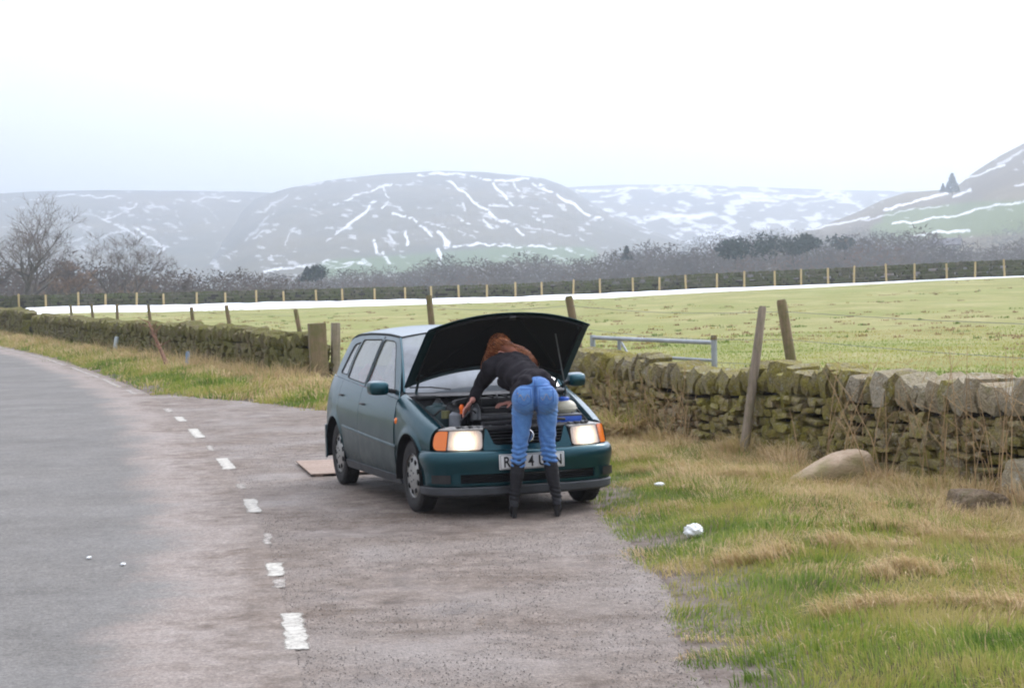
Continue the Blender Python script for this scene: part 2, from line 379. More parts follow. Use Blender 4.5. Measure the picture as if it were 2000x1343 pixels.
t.col(t.ramp(tone, [(0, (.07, .14, .02)), (.25, (.21, .30, .05)), (.45, (.38, .38, .09)), (.6, (.42, .36, .13)), (.78, (.58, .43, .23)), (.9, (.68, .53, .33)), (1, (.20, .11, .055))]))
t.set(Roughness=.75); t.b.inputs['Specular IOR Level'].default_value = .2
tr = t.new('ShaderNodeBsdfTranslucent'); t.l(t.b.inputs['Base Color'].links[0].from_socket, tr.inputs[0]); ms = t.new('ShaderNodeMixShader'); ms.inputs[0].default_value = .3
t.l(t.b.outputs[0], ms.inputs[1]); t.l(tr.outputs[0], ms.inputs[2]); t.l(ms.outputs[0], t.o.inputs[0]); M['blade'] = t.m
def dead_mask(x, y):
    s = (x - XW(y)) / 1.07
    near_wall = np.exp(-((s + .75) / .75) ** 2)
    right = smst(1.9, 3.4, x + .12 * (y - 10))
    return np.clip((fbm(x, y, .6, 21, 5) - .5) * 1.9 + .08 + .6 * near_wall + .16 * right, 0, .88)
def verge_pts(rg, n, y0, y1, pw=1.3):
    y = y0 + (y1 - y0) * rg.random(n) ** pw
    lo = XG(y) - .95; hi = XW(y) - .15; x = lo + rg.random(n) * (hi - lo); ok = x < hi
    x = x[ok]; y = y[ok]; d = x - XG(y)
    keep = (rg.random(len(x)) < smst(-.25, .40, d + (fbm(x, y, .34, 31, 4) - .47) * 2.6))
    x = x[keep]; y = y[keep]; return x, y
def verge_grass(name, n, y0, y1, hs, ws, seed, pw=1.3, **k):
    rg = np.random.default_rng(seed); x, y = verge_pts(rg, n, y0, y1, pw); m_ = len(x)
    dm = dead_mask(x, y); d = x - XG(y); dead = rg.random(m_) < np.clip(dm * 1.15, .04, .93)
    cl = fbm(x, y, .5, 41, 3)
    h = hs * (.55 + .9 * rg.random(m_)) * (.45 + 1.0 * cl) * (.35 + .65 * smst(-.3, .6, d + .1)) * np.where(dead, 1.35, 1.0) * (1 + .7 * dm)
    h = np.maximum(h, .012)
    lean = np.clip(np.where(dead, rg.normal(.78, .18, m_), rg.normal(.42, .2, m_)), 0, .98)
    tone = np.where(dead, np.clip(rg.normal(.78, .09, m_), .5, 1), np.clip(rg.normal(.33, .10, m_) + (fbm(x, y, .6, 51, 4) - .5) * 1.1, .03, .62))
    az = fbm(x, y, .8, 61, 2) * 14 + rg.normal(0, .6, m_)
    z = terr(x, y) - .005
    return blades(name, np.stack([x, y, z], -1), h, ws * (.7 + .6 * rg.random(m_)), lean, tone, M['blade'], seed, az=az, **k)
verge_grass('verge_grass', 210000, 7.2, 21, .075, .0045, 1, 1.5, label='short green and straw coloured grass between the lay-by and the near wall', cat='grass')
verge_grass('far_verge_grass', 120000, 21, 82, .17, .014, 2, 1.5, label='rough green and straw grass strip below the mossy wall beside the road', cat='grass')
# straw tussocks along the wall foot, arched over
def tussocks(name, spots, seed, **k):
    rg = np.random.default_rng(seed); P_ = []; H_ = []; L_ = []; T_ = []; A_ = []
    for (x, y, r, n, h, tone, az) in spots:
        a = rg.uniform(0, 6.28, n); q = r * rg.random(n) ** .6; px = x + np.cos(a) * q; py = y + np.sin(a) * q
        P_.append(np.stack([px, py, terr(px, py) + .0], -1)); H_.append(h * rg.uniform(.5, 1.1, n)); L_.append(np.clip(rg.normal(.72 if az is not None else .6, .2, n), .1, .98)); T_.append(np.clip(rg.normal(tone, .07, n), 0, 1))
        A_.append(a + rg.normal(0, .5, n) if az is None else az + rg.normal(0, .7, n))
    P_ = np.concatenate(P_); n = len(P_)
    return blades(name, P_, np.concatenate(H_), rg.uniform(.004, .008, n), np.concatenate(L_), np.concatenate(T_), M['blade'], seed, az=np.concatenate(A_), **k)
sp = []
rt = random.Random(11)
for y in np.arange(13.2, 24.5, .42):
    xw = float(XW(y)); sp.append((xw - .35 - .35 * rt.random(), y + rt.uniform(-.1, .1), .16, 260, rt.uniform(.2, .42), rt.choice((.72, .82, .86)), None))
for (x, y) in ((1.35, 17.6), (1.6, 16.9), (1.95, 16.6), (2.35, 14.9), (1.5, 11.9), (2.3, 11.2), (2.55, 13.0), (3.0, 12.6), (2.9, 14.4), (1.9, 10.2), (2.7, 10.0), (1.15, 19.5), (1.3, 18.6), (3.2, 11.2), (2.2, 12.2)):
    az_ = rt.uniform(2.5, 3.7); ll = rt.uniform(.35, .9)
    for q in range(9): sp.append((x + math.cos(az_) * ll * (q / 8 - .5) + rt.gauss(0, .05), y + math.sin(az_) * ll * (q / 8 - .5) + rt.gauss(0, .07), .10, 70, rt.uniform(.14, .26), rt.choice((.7, .78, .84)), az_ + rt.gauss(0, .3)))
for y in (34.1, 34.8, 36, 37.5, 39, 41, 43, 46, 50, 54): sp.append((float(XW(y)) - .55, y, .4, 380, .62, .78, None))
tussocks('straw_tussocks', sp, 5, label='bleached straw tussocks flopping over along the foot of the wall', cat='dry grass')
# tall dead weed stalks in front of the right-hand wall
def stalks(name, n, region, seed, hr=(.5, 1.2), rad=.004, **k):
    rg = random.Random(seed); mb = MB()
    for i in range(n):
        x, y = region(rg); z = float(terr(x, y)); h = rg.uniform(*hr); lx, ly = rg.gauss(0, .35), rg.gauss(0, .18)
        p = [(x + lx * h * u ** 1.6, y + ly * h * u ** 1.6, z + h * (u - .12 * u * u * abs(lx))) for u in (0, .35, .7, 1)]
        mb.tube(p, [rad, rad * .9, rad * .7, rad * .4], 4, False)
        for q in range(rg.randint(0, 3)):
            u = rg.uniform(.5, .95); b = Vector(p[0]).lerp(Vector(p[3]), u); e = b + Vector((rg.gauss(0, .1), rg.gauss(0, .06), rg.uniform(.03, .14)))
            mb.tube([b, e], [rad * .6, rad * .3], 3, False)
    o = mb.build(name, M['stalk']); return tag(o, kind='stuff', **k)
M['stalk'] = plain('dead_stalk', (.40, .27, .14), .8, var=.4, scale=6)
def reg_r(rg):
    y = rg.uniform(13.0, 17.3); return float(XW(y)) - abs(rg.gauss(.25, .22)) - .12, y
stalks('dead_weed_stalks', 75, reg_r, 3, label='thin brown dead weed stalks standing against the right hand wall', cat='weeds')
def reg_l(rg):
    y = rg.uniform(19.8, 22.2); return float(XW(y)) - abs(rg.gauss(.2, .12)) - .1, y
stalks('dry_dock_stalks', 60, reg_l, 4, (.35, .85), label='dry rust brown stalks against the wall beside the car headlight', cat='weeds')
def reg_v(rg):
    y = rg.uniform(9, 14); return rg.uniform(1.5, 3.0), y
stalks('fallen_grass_stems', 70, reg_v, 6, (.1, .3), .0022, label='pale broken grass stems strewn over the verge', cat='dry grass')
# field tufts and molehills
def field_pts(rg, n, y0, y1):
    y = y0 + (y1 - y0) * rg.random(n) ** 1.6; x = XW(y) + .8 + rg.random(n) * (y * .30 - XW(y) + 2); return x, y
rg = np.random.default_rng(9)
P_, H_, T_ = [], [], []
x, y = field_pts(rg, 1700, 22, 145); kk = fbm(x, y, 9, 71, 3) > .45; x, y = x[kk], y[kk]
for xx, yy in zip(x, y):
    n = 26; r = rg.uniform(.05, .22); a = rg.uniform(0, 6.28, n); q = r * rg.random(n) ** .5
    px, py = xx + np.cos(a) * q * 1.8, yy + np.sin(a) * q; P_.append(np.stack([px, py, terr(px, py)], -1)); H_.append(rg.uniform(.04, .13, n)); T_.append(np.full(n, rg.choice([.97, .98, .05, .6, .99])))
P_ = np.concatenate(P_); n = len(P_)
blades('rush_tufts', P_, np.concatenate(H_), rg.uniform(.01, .03, n), np.clip(rg.normal(.5, .2, n), 0, 1), np.concatenate(T_), M['blade'], 3, label='small dark rush tufts dotted over the pasture', cat='rushes')
# short sward in the near part of the field
x, y = rg.random(110000), 14 + 42 * rg.random(110000) ** 1.5; x = XW(y) + .35 + x * (y * .285 - XW(y)); ok = x > XW(y) + .3; x, y = x[ok], y[ok]; n = len(x)
blades('pasture_grass', np.stack([x, y, terr(x, y)], -1), rg.uniform(.03, .085, n), rg.uniform(.008, .016, n), np.clip(rg.normal(.5, .2, n), 0, 1), np.clip(.38 + (fbm(x, y, 3, 81, 3) - .42) * 1.2 + rg.normal(0, .06, n), .1, .66), M['blade'], 4, label='short bright green pasture grass just behind the near wall', cat='grass')
# ------------------------------------------------------------------ drystone walls
def stone_mat(name, cols, moss, mossf=(.45, .6), pale=.0):
    t = NT(name); rr = rnd(t); co = t.coord('Object')
    geo_ = t.new('ShaderNodeNewGeometry'); P3 = geo_.outputs['Position']
    base = t.ramp(rr, [(i / (len(cols) - 1), c_) for i, c_ in enumerate(cols)])
    nb = t.noise(9, 5, .7, P3); nf = t.noise(45, 4, .7, P3); big = t.noise(1.1, 3, .6, P3)
    c = t.mix(.75, base, t.ramp(nf, [(.3, (.45, .45, .45)), (.7, (1.45, 1.4, 1.35))]), 'MULTIPLY')
    mf = t.math('ADD', t.math('MULTIPLY', nb, .6), t.math('MULTIPLY', big, .45))
    mc = t.mix(t.rng(nf, .3, .7, 0, 1), moss[0], moss[1])
    c = t.mix(t.rng(mf, mossf[0], mossf[1], 0, .9), c, mc)
    if pale: c = t.mix(t.rng(t.noise(16, 4, .7, P3), .58, .68, 0, pale), c, (.52, .52, .47))
    t.col(c); t.set(Roughness=.95); t.b.inputs['Specular IOR Level'].default_value = .2
    t.bump(t.math('ADD', t.math('MULTIPLY', nb, 1.6), nf), 1.0, .04); return t.m
M['stone'] = stone_mat('gritstone', [(.15, .11, .065), (.36, .27, .15), (.22, .19, .12), (.50, .42, .29), (.30, .22, .12), (.42, .36, .26)], ((.17, .155, .03), (.42, .37, .075)), (.43, .60), .5)
M['cope'] = stone_mat('coping_gritstone', [(.22, .18, .11), (.36, .33, .24), (.27, .22, .12), (.44, .40, .32)], ((.20, .175, .04), (.46, .40, .09)), (.42, .60), .6)
M['cope_pale'] = stone_mat('lichen_coping', [(.38, .33, .22), (.50, .45, .33), (.42, .35, .24), (.52, .48, .38)], ((.13, .125, .03), (.27, .25, .08)), (.55, .68), .8)
M['mossy'] = stone_mat('mossy_gritstone', [(.14, .11, .06), (.24, .20, .12), (.17, .15, .09), (.30, .26, .17)], ((.10, .10, .022), (.22, .21, .05)), (.40, .58), .35)
M['core'] = plain('wall_core_soil', (.03, .025, .017), 1, var=.4)
def mark_sharp(me, ang=.75):
    bm = bmesh.new(); bm.from_mesh(me)
    fl = [len(e.link_faces) == 2 and e.calc_face_angle(0) > ang for e in bm.edges]; bm.free()
    a = me.attributes.get('sharp_edge') or me.attributes.new('sharp_edge', 'BOOLEAN', 'EDGE'); a.data.foreach_set('value', fl)
def stone_mesh(i, m, flat=1, rough=.16, corner=.88):
    bm = bmesh.new(); bmesh.ops.create_cube(bm, size=1); bmesh.ops.subdivide_edges(bm, edges=bm.edges, cuts=1, use_grid_fill=True)
    for v in bm.verts:
        k = sum(abs(c) > .4 for c in v.co); f = {3: corner, 2: (1 + corner) / 2, 1: 1.02, 0: 1}[k]
        n = mnoise.noise_vector(v.co * 1.7 + Vector((i * 7.1, i * 3.3, i))) * rough
        v.co = Vector((v.co.x * f, v.co.y * f, v.co.z * (f * .5 + .5))) + n
    me = bpy.data.meshes.new('stone'); bm.to_mesh(me); bm.free(); me.materials.append(m); me.polygons.foreach_set('use_smooth', [True] * len(me.polygons)); mark_sharp(me); return me
def merged(name, items, m, parent, kind='stuff'):
    V, F, b = [], [], 0
    for me, mat in items:
        n = len(me.vertices); v = np.empty(n * 3); me.vertices.foreach_get('co', v); v = np.c_[v.reshape(-1, 3), np.ones(n)] @ np.array(mat).T
        f = np.empty(len(me.loops), int); me.loops.foreach_get('vertex_index', f); V.append(v[:, :3]); F.append(f.reshape(-1, 4) + b); b += n
    o = bpy.data.objects.new(name, mesh(name, np.concatenate(V), np.concatenate(F), m, True)); mark_sharp(o.data); link(o, parent); o['kind'] = kind; return o
def drystone(yA, yB, h, thick, m_face, copes, sl, ch, label, group, seed, ncourse, nmax=300, hvar=None, cope_m=None, lean=.35):
    """wall along the field line from depth yA (near) to yB; empty at the near end"""
    rg = random.Random(seed); A = Vector((float(XW(yA)), yA, 0)); B = Vector((float(XW(yB)), yB, 0)); D = (B - A); Ln = D.length; u = D / Ln; nrm = Vector((-u.y, u.x, 0))  # towards the road
    root = empty('drystone_wall', A, 0, label=label, cat='stone wall', group=group); rm = Matrix.Translation(-A)
    pool = [stone_mesh(seed * 40 + i, m_face) for i in range(16)]
    pools = {}
    for cm in copes: pools[cm.name] = [stone_mesh(seed * 40 + 20 + i, cm, rough=.13, corner=.78) for i in range(14)]
    base = lambda s: float(terr(*(A + u * s).xy))
    hh = lambda s: h * (1 + .05 * math.sin(s * 1.1 + seed) + (hvar(s) if hvar else 0))
    rotz = math.atan2(u.y, u.x); items = []
    for c in range(ncourse):
        s = rg.uniform(-.2, 0); fr = c / ncourse
        while s < Ln:
            big = rg.random() < .18
            ln = rg.uniform(*sl) * (1.5 if big else 1) * (1.15 - .35 * fr); ht = ch * rg.choice((.6, .8, 1, 1, 1.2, 1.9)) * rg.uniform(.9, 1.1)
            H_ = hh(s) - .03; z = base(s) - .03 + (c + .5) * H_ / ncourse + .022 * math.sin(s * 1.3 + c * .9) + rg.uniform(-.012, .012)
            out_ = thick / 2 * (1 - .25 * fr) + rg.uniform(-.045, .04)
            p = A + u * (s + ln / 2) + nrm * (out_ - .1); p.z = z
            rot = Matrix.Rotation(rotz, 4, 'Z') @ Matrix.Rotation(rg.gauss(0, .05), 4, 'X') @ Matrix.Rotation(rg.gauss(0, .07), 4, 'Y') @ Matrix.Rotation(rg.gauss(0, .06), 4, 'Z')
            sc_ = Matrix.Diagonal((ln * .97, .24, max(.03, H_ / ncourse * .96 * ht / ch), 1))
            items.append((p.y, pool[rg.randrange(16)], rm @ Matrix.Translation(p) @ rot @ sc_)); s += ln * .98
    items.sort(key=lambda q: q[0]); lead = [q for q in items if q[0] > 12.6][:nmax]; ids = set(id(q) for q in lead)
    for _, me, mt in lead:
        o = bpy.data.objects.new('stone', me); o.matrix_basis = mt; link(o, root)
    rest = [(me, mt) for q in items if id(q) not in ids for (_, me, mt) in (q,)]
    # the field side of the wall
    for c in range(0, ncourse, 1):
        s = rg.uniform(-.3, 0)
        while s < Ln:
            ln = rg.uniform(*sl) * 2.2; p = A + u * (s + ln / 2) - nrm * (thick / 2 * (1 - .2 * c / ncourse) - .08); p.z = base(s) + (c + .5) * (hh(s) - .03) / ncourse
            rest.append((pool[rg.randrange(16)], rm @ Matrix.Translation(p) @ Matrix.Rotation(rotz, 4, 'Z') @ Matrix.Diagonal((ln, .2, hh(s) / ncourse * 1.05, 1)))); s += ln
    if rest: merged('small_stones', rest, m_face, root)
    # rubble core
    P0 = []; n = max(2, int(Ln / .5))
    for i in range(n + 1):
        s = Ln * i / n; b = A + u * s - A; z0 = base(s) - .15; z1 = base(s) + hh(s) - .01
        P0.append([b + nrm * (thick / 2 - .12) + Vector((0, 0, z0)), b + nrm * (thick / 2 * .75 - .10) + Vector((0, 0, z1)), b - nrm * (thick / 2 * .75 - .10) + Vector((0, 0, z1)), b - nrm * (thick / 2 - .12) + Vector((0, 0, z0))])
    grid([[tuple(q) for q in r] for r in P0], 'rubble_core', M['core'], root, False)
    # coping stones set on edge and leaning
    s = 0; cnt = 0; extra = []
    while s < Ln:
        yw = (A + u * s).y; k = cope_m(yw) if cope_m else copes[0]
        wd = rg.uniform(.08, .19) * (1.35 if k is M['cope_pale'] else 1) * (1 if yA < 30 else 1.5); hs = rg.uniform(.19, .33); p = A + u * (s + wd / 2); p.z = base(s) + hh(s) + hs * .42 - .02
        rot = Matrix.Rotation(rotz, 4, 'Z') @ Matrix.Rotation(rg.gauss(0, .06), 4, 'X') @ Matrix.Rotation(-lean + rg.gauss(0, .17), 4, 'Y') @ Matrix.Rotation(rg.gauss(0, .1), 4, 'Z')
        mt = rm @ Matrix.Translation(p) @ rot @ Matrix.Diagonal((wd * 1.12, thick * rg.uniform(.8, 1.02), hs, 1)); me = pools[k.name][rg.randrange(14)]
        if cnt < 300 and yw > 12.6: o = bpy.data.objects.new('coping_stone', me); o.matrix_basis = mt; link(o, root); cnt += 1
        else: extra.append((me, mt))
        s += wd
    if extra: merged('more_coping_stones', extra, copes[0], root)
    return root
def pick_cope(y): return M['cope_pale'] if (y < 17.4 and random.Random(int(y * 9)).random() < .8) else M['cope']
drystone(12.2, 25.2, .60, .46, M['stone'], [M['cope'], M['cope_pale']], (.09, .21), .09, 'lichen and moss covered drystone wall running right from the open bonnet', 'drystone walls beside the road', 1, 8, cope_m=pick_cope, hvar=lambda s: .12 * (1 - float(smst(2.5, 8, s))))
drystone(34.9, 70.5, .62, .55, M['mossy'], [M['mossy']], (.2, .42), .13, 'dark mossy drystone wall between the gatepost and the bend', 'drystone walls beside the road', 2, 6)
drystone(72.5, 92, .78, .6, M['mossy'], [M['mossy']], (.3, .6), .16, 'taller stretch of mossy wall at the left edge of the photo', 'drystone walls beside the road', 3, 5)
# far wall across the field: individually too small to separate, still real stones
def YF(x): return 151 + .03 * x
rg2 = random.Random(21)
far_root = empty('drystone_wall', (0, 151, float(terr(0, 151))), 0, label='long dark stone wall across the far side of the pasture behind pale posts', cat='stone wall')
M['farstone'] = stone_mat('far_gritstone', [(.06, .058, .042), (.12, .11, .08), (.09, .085, .055), (.16, .145, .11)], ((.06, .075, .022), (.11, .13, .045)), (.45, .6), .2)
pool = [stone_mesh(900 + i, M['farstone']) for i in range(8)]; items = []; rm = Matrix.Translation((0, -151, -float(terr(0, 151)))); cop = []
for xx in np.arange(-62, 66, .5):
    for c_ in range(6):
        if rg2.random() < .06: continue
        x = xx + rg2.uniform(-.12, .12) + (c_ % 2) * .25; y = YF(x); z = float(terr(x, y))
        items.append((pool[rg2.randrange(8)], rm @ Matrix.Translation((x, y + rg2.uniform(-.05, .05), z + .09 + c_ * .19)) @ Matrix.Diagonal((.52, .6, .19, 1))))
for xx in np.arange(-62, 66, .28):
    y = YF(xx); cop.append((pool[rg2.randrange(8)], rm @ Matrix.Translation((xx, y, float(terr(xx, y)) + 1.24 + rg2.uniform(-.03, .03))) @ Matrix.Rotation(rg2.gauss(0, .2), 4, 'Y') @ Matrix.Diagonal((.26, .6, .24, 1))))
merged('stone_courses', items, M['farstone'], far_root); merged('coping_stones', cop, M['farstone'], far_root)
mbc = MB(); mbc.box((0, 0, .5), (128, .35, 1.3), Matrix.Rotation(math.atan(.03), 3, 'Z')); mbc.build('rubble_core', M['core'], far_root)
# snow bank drifted against the far wall
xs = np.arange(-36, 66, .35); US = np.linspace(0, 1, 9)
wS = (3.4 + 1.4 * fbm(xs, xs * 0, 4, 91, 4)) * np.interp(xs, [-36, -10, 10, 22, 30, 31.5, 33.5, 35, 60], [1.1, 1.0, .75, .5, .3, .12, .12, .3, .3]); hS = .42 * np.interp(xs, [-36, 0, 10, 25, 31, 34, 45], [1, .9, .55, .3, .2, .2, .2]) * (.8 + .4 * fbm(xs, xs * 0, 1.5, 92, 3))
P_ = []
for i, x in enumerate(xs):
    y0 = YF(x) - .2; row = []
    for u_ in US:
        y = y0 - wS[i] * 2.2 * (1 - u_); row.append((x, y, float(terr(x, y)) - .04 + (hS[i] + .05) * float(smst(0, .55, u_))))
    P_.append(row)
t = NT('snow'); t.col((.86, .89, .93)); t.set(Roughness=.7); t.bump(t.noise(6, 4), .3, .03); M['snow'] = t.m
tag(grid(P_, 'snow_bank', M['snow'], None, True, split=0), 'melting strip of white snow drifted along the foot of the far wall', 'snow', kind='stuff')
# ------------------------------------------------------------------ posts and wire
def wood(name, a, b, green=.4):
    t = NT(name); g = t.noise(3, 5, .6, stretch=(1, 1, .15)); f = t.noise(40, 4, .7, stretch=(1, 1, .05))
    c = t.mix(t.rng(g, .35, .65, 0, 1), a, b); c = t.mix(.6, c, t.ramp(f, [(.3, (.5, .5, .5)), (.7, (1.4, 1.4, 1.4))]), 'MULTIPLY')
    c = t.mix(t.rng(t.noise(5, 4, .7), .45, .62, 0, green), c, (.10, .12, .025)); t.col(c); t.set(Roughness=.9); t.bump(f, .6, .01); return t.m
M['oldwood'] = wood('weathered_post_wood', (.16, .115, .06), (.23, .17, .10), .55)
M['greywood'] = wood('grey_post_wood', (.24, .19, .14), (.33, .28, .22), .35)
M['newwood'] = wood('new_post_wood', (.42, .31, .14), (.52, .40, .20), .1)
M['wire'] = plain('galvanised_wire', (.30, .31, .31), .5, .6, var=.1, bump=0)
M['steel'] = plain('galvanised_steel', (.34, .37, .39), .5, .4, var=.2, scale=5)
def post_obj(base, top, r, parent, m, n=9, name='post', taper=.92, square=False, origin=Vector()):
    b, t_ = Vector(base), Vector(top); mb = MB(); d = t_ - b
    if square:
        q = d.to_track_quat('Z', 'Y').to_matrix(); mb.box((b + t_) / 2 - origin, (r * 2, r * 1.7, d.length), q, taper)
        return mb.fixed(name, m, parent, bevel=.012)
    rr = [r * 1.03, r, r * .98, r * taper, r * taper * .8]; us = [0, .33, .66, .985, 1]
    mb.tube([b.lerp(t_, k) - origin for k in us], rr, n); return mb.fixed(name, m, parent, split=50)
# near fence behind the walls
pts = [((2.92, 19.3), (-.24, .0), 1.50, .055), ((1.0, 24.3), (-.28, 0), 1.50, .055), ((-1.05, 28.0), (-.13, 0), 1.55, .05)]
fence_root = empty('wire_fence', (2.72, 19.0, float(terr(2.72, 19))), 0, label='sagging stock fence of weathered leaning posts and wire netting behind the near wall', cat='wire fence', group='fences round the pasture'); FO = Vector(fence_root.location)
tops = []
for (x, y), (lx, ly), h, r in pts:
    z = float(terr(x, y)); post_obj((x, y, z - .2), (x + lx, y + ly, z + h), r, fence_root, M['oldwood'], origin=FO); tops.append((Vector((x, y, z)), Vector((x + lx, y + ly, z + h)), h))
ex = (Vector((5.6, 12.2, 0)), Vector((5.6, 12.2, 1.4)), 1.4); seq = [ex] + tops
for hh_ in (.25, .55, .85, 1.1, 1.38):
    mb = MB(); path = []
    for (b, t_, h), (b2, t2, h2) in zip(seq[:-1], seq[1:]):
        p, q = b.lerp(t_, hh_ / h), b2.lerp(t2, hh_ / h2)
        for i in range(6): k = i / 6; s = p.lerp(q, k); s.z -= .05 * math.sin(k * math.pi); path.append(s)
    path.append(seq[-1][0].lerp(seq[-1][1], hh_ / seq[-1][2])); mb.tube([p - FO for p in path], .0028, 3, False); mb.build('wire_strand', M['wire'], fence_root)
mb = MB()
for (b, t_, h), (b2, t2, h2) in zip(seq[:-1], seq[1:]):
    n = int((b2 - b).length / .17)
    for i in range(1, n):
        k = i / n; p = b.lerp(b2, k); sg = .05 * math.sin(k * math.pi); x = Vector((random.uniform(-.02, .02), random.uniform(-.02, .02), 0)); lo = b.lerp(t_, .1).lerp(b2.lerp(t2, .1), k); hi = b.lerp(t_, .85 / h).lerp(b2.lerp(t2, .85 / h2), k); lo.z -= sg; hi.z -= sg
        mb.tube([lo - FO + x, hi - FO - x], .0022, 3, False)
tag(mb.build('netting', M['wire'], fence_root), kind='stuff')
# fence behind the mossy left wall
f2 = empty('wire_fence', (-2.4, 36.5, 0), 0, label='row of leaning green posts and wire behind the mossy left wall', cat='wire fence', group='fences round the pasture'); FO = Vector(f2.location); seq = []
for (px_, y, lean_, h) in ((548, 38.6, -.22, 1.25), (430, 44.5, -.2, 1.32), (342, 48.5, -.13, 1.25), (255, 54, -.12, 1.32), (183, 59.5, 0, 1.3), (150, 63.5, -.12, 1.25), (95, 68, -.1, 1.2)):
    x = float(XW(y)) + .9; z = float(terr(x, y)); post_obj((x, y, z - .1), (x + lean_, y, z + h), .05, f2, M['oldwood'], 7, origin=FO); seq.append((Vector((x, y, z)), Vector((x + lean_, y, z + h)), h))
for hh_ in (.5, .8, 1.12):
    mb = MB(); mb.tube([b.lerp(t_, hh_ / h) - FO for b, t_, h in seq], .0025, 3, False); mb.build('wire_strand', M['wire'], f2)
# far fence of new pale posts
f3 = empty('post_fence', (0, 148.6, float(terr(0, 148.6))), 0, label='evenly spaced pale new fence posts standing in front of the far stone wall', cat='fence', group='fences round the pasture'); FO = Vector(f3.location)
mb = MB(); mb.tube([(0, 0, -.1), (0, 0, .9), (0, 0, 1.32), (0, 0, 1.36)], [.085, .082, .08, .05], 7); proto = mb.build('post', M['newwood'], None, True); 
xx = -42.0; first = True; prow = []
rf = random.Random(8)
while xx < 46:
    y = YF(xx) - .7; z = float(terr(xx, y)); o = proto if first else proto.copy()
    if not first: sc.collection.objects.link(o)
    first = False; o.parent = f3; o.location = (xx - FO.x, y - FO.y, z - FO.z); o.rotation_euler = (rf.gauss(0, .02), rf.gauss(0, .03), rf.random() * 6); hsc = rf.uniform(.9, 1.12); o.scale = (1, 1, hsc); prow.append((xx, y, z)); xx += rf.uniform(2.0, 2.55)
for hh_ in (.5, .9, 1.2):
    mb = MB(); mb.tube([(x - FO.x, y - FO.y - .06, z + hh_ - FO.z) for x, y, z in prow], .004, 3, False); mb.build('wire_strand', M['wire'], f3)
# the post leaning in front of the wall
o = post_obj((0, 0, -.2), (.27, .12, 1.50), .046, None, M['greywood'], 10, 'leaning_post', .85); o.location = (2.17, 18.75, 0)
tag(o, 'tall grey weathered post leaning right in front of the near wall', 'post')
# gateposts on the left
gp = post_obj((0, 0, -.1), (0, 0, 1.13), .15, None, M['oldwood'], name='gatepost', square=True, taper=.98); gp.location = (-3.42, 34.45, 0); gp.rotation_euler = (0, R(-1.5), R(15))
tag(gp, 'thick square mossy wooden gatepost at the end of the left wall', 'gatepost')
gp2 = post_obj((0, 0, -.1), (0, 0, 1.12), .075, None, M['greywood'], name='gatepost', square=True, taper=.95); gp2.location = (-3.19, 34.9, 0); gp2.rotation_euler = (0, R(2), R(25))
tag(gp2, 'narrow grey post standing just right of the thick mossy gatepost', 'gatepost')
# galvanised gate swung back behind the wall
ga, gb = Vector((.98, 23.6, 0)), Vector((2.16, 20.8, 0)); gate = empty('metal_gate', gb, 0, label='galvanised tubular field gate swung open behind the near wall', cat='gate'); gd = (ga - gb); gl = gd.length; gu = gd / gl
def gpnt(s, z): return gu * s + Vector((0, 0, z + .02 * 0))
for z, r in ((1.09, .025), (.9, .016), (.72, .016), (.54, .016), (.36, .016), (.18, .02)):
    mb = MB(); mb.tube([gpnt(0, z), gpnt(gl, z)], r, 10); mb.fixed('rail', M['steel'], gate)
for s in (0, gl): mb = MB(); mb.tube([gpnt(s, .05), gpnt(s, 1.16 if s == 0 else 1.12)], .032, 10); mb.fixed('stile', M['steel'], gate)
mb = MB(); mb.tube([gpnt(gl * .76, .18), gpnt(gl * .76, 1.07)], .022, 8); mb.fixed('upright', M['steel'], gate)
mb = MB(); mb.tube([gpnt(gl * .74, 1.05), gpnt(gl * .38, .2)], .014, 8); mb.fixed('brace', M['steel'], gate)
mb = MB(); mb.tube([(0, 0, 1.12), (0, 0, 1.17)], [.04, .03], 9); mb.fixed('stile_cap', M['oldwood'], gate)
# ------------------------------------------------------------------ boulders, litter, board, blue marker, branch
def boulder(name, loc, dims, seed, m, rz=0, tilt=0, sub=4, amp=.16, **k):
    bm = bmesh.new(); bmesh.ops.create_icosphere(bm, subdivisions=sub, radius=1)
    for v in bm.verts:
        p = v.co.copy(); cube = max(abs(p.x), abs(p.y), abs(p.z)); p = p * (.55 + .45 / cube * .8)
        n = mnoise.fractal(p * .9 + Vector((seed, 0, 0)), 1, 2, 3) * amp * 2 + mnoise.fractal(p * 3 + Vector((0, seed, 0)), 1, 2, 4) * amp * .35
        v.co = Vector((p.x * dims[0] / 2, p.y * dims[1] / 2, p.z * dims[2] / 2)) * (1 + n)
    o = from_bm(name, bm, m, None, True, 0); o.location = loc; o.rotation_euler = (0, tilt, rz); return tag(o, **k)
M['boulder'] = stone_mat('pale_boulder', [(.46, .36, .25), (.50, .41, .30)], ((.22, .19, .06), (.30, .26, .10)), (.60, .75), .5)
M['boulder2'] = stone_mat('brown_boulder', [(.25, .19, .13), (.28, .22, .15)], ((.12, .11, .04), (.18, .16, .06)), (.5, .7), .3)
t = NT('tan_boulder'); P3 = t.coord(); t.col(t.mix(t.rng(t.noise(3, 5, .6), .42, .62, 0, 1), t.mix(t.rng(t.noise(12, 4, .6), .3, .7, 0, 1), (.36, .26, .17), (.52, .40, .29)), (.24, .20, .09))); t.set(Roughness=.9); t.bump(t.noise(9, 6, .65), .9, .05); M['tan'] = t.m
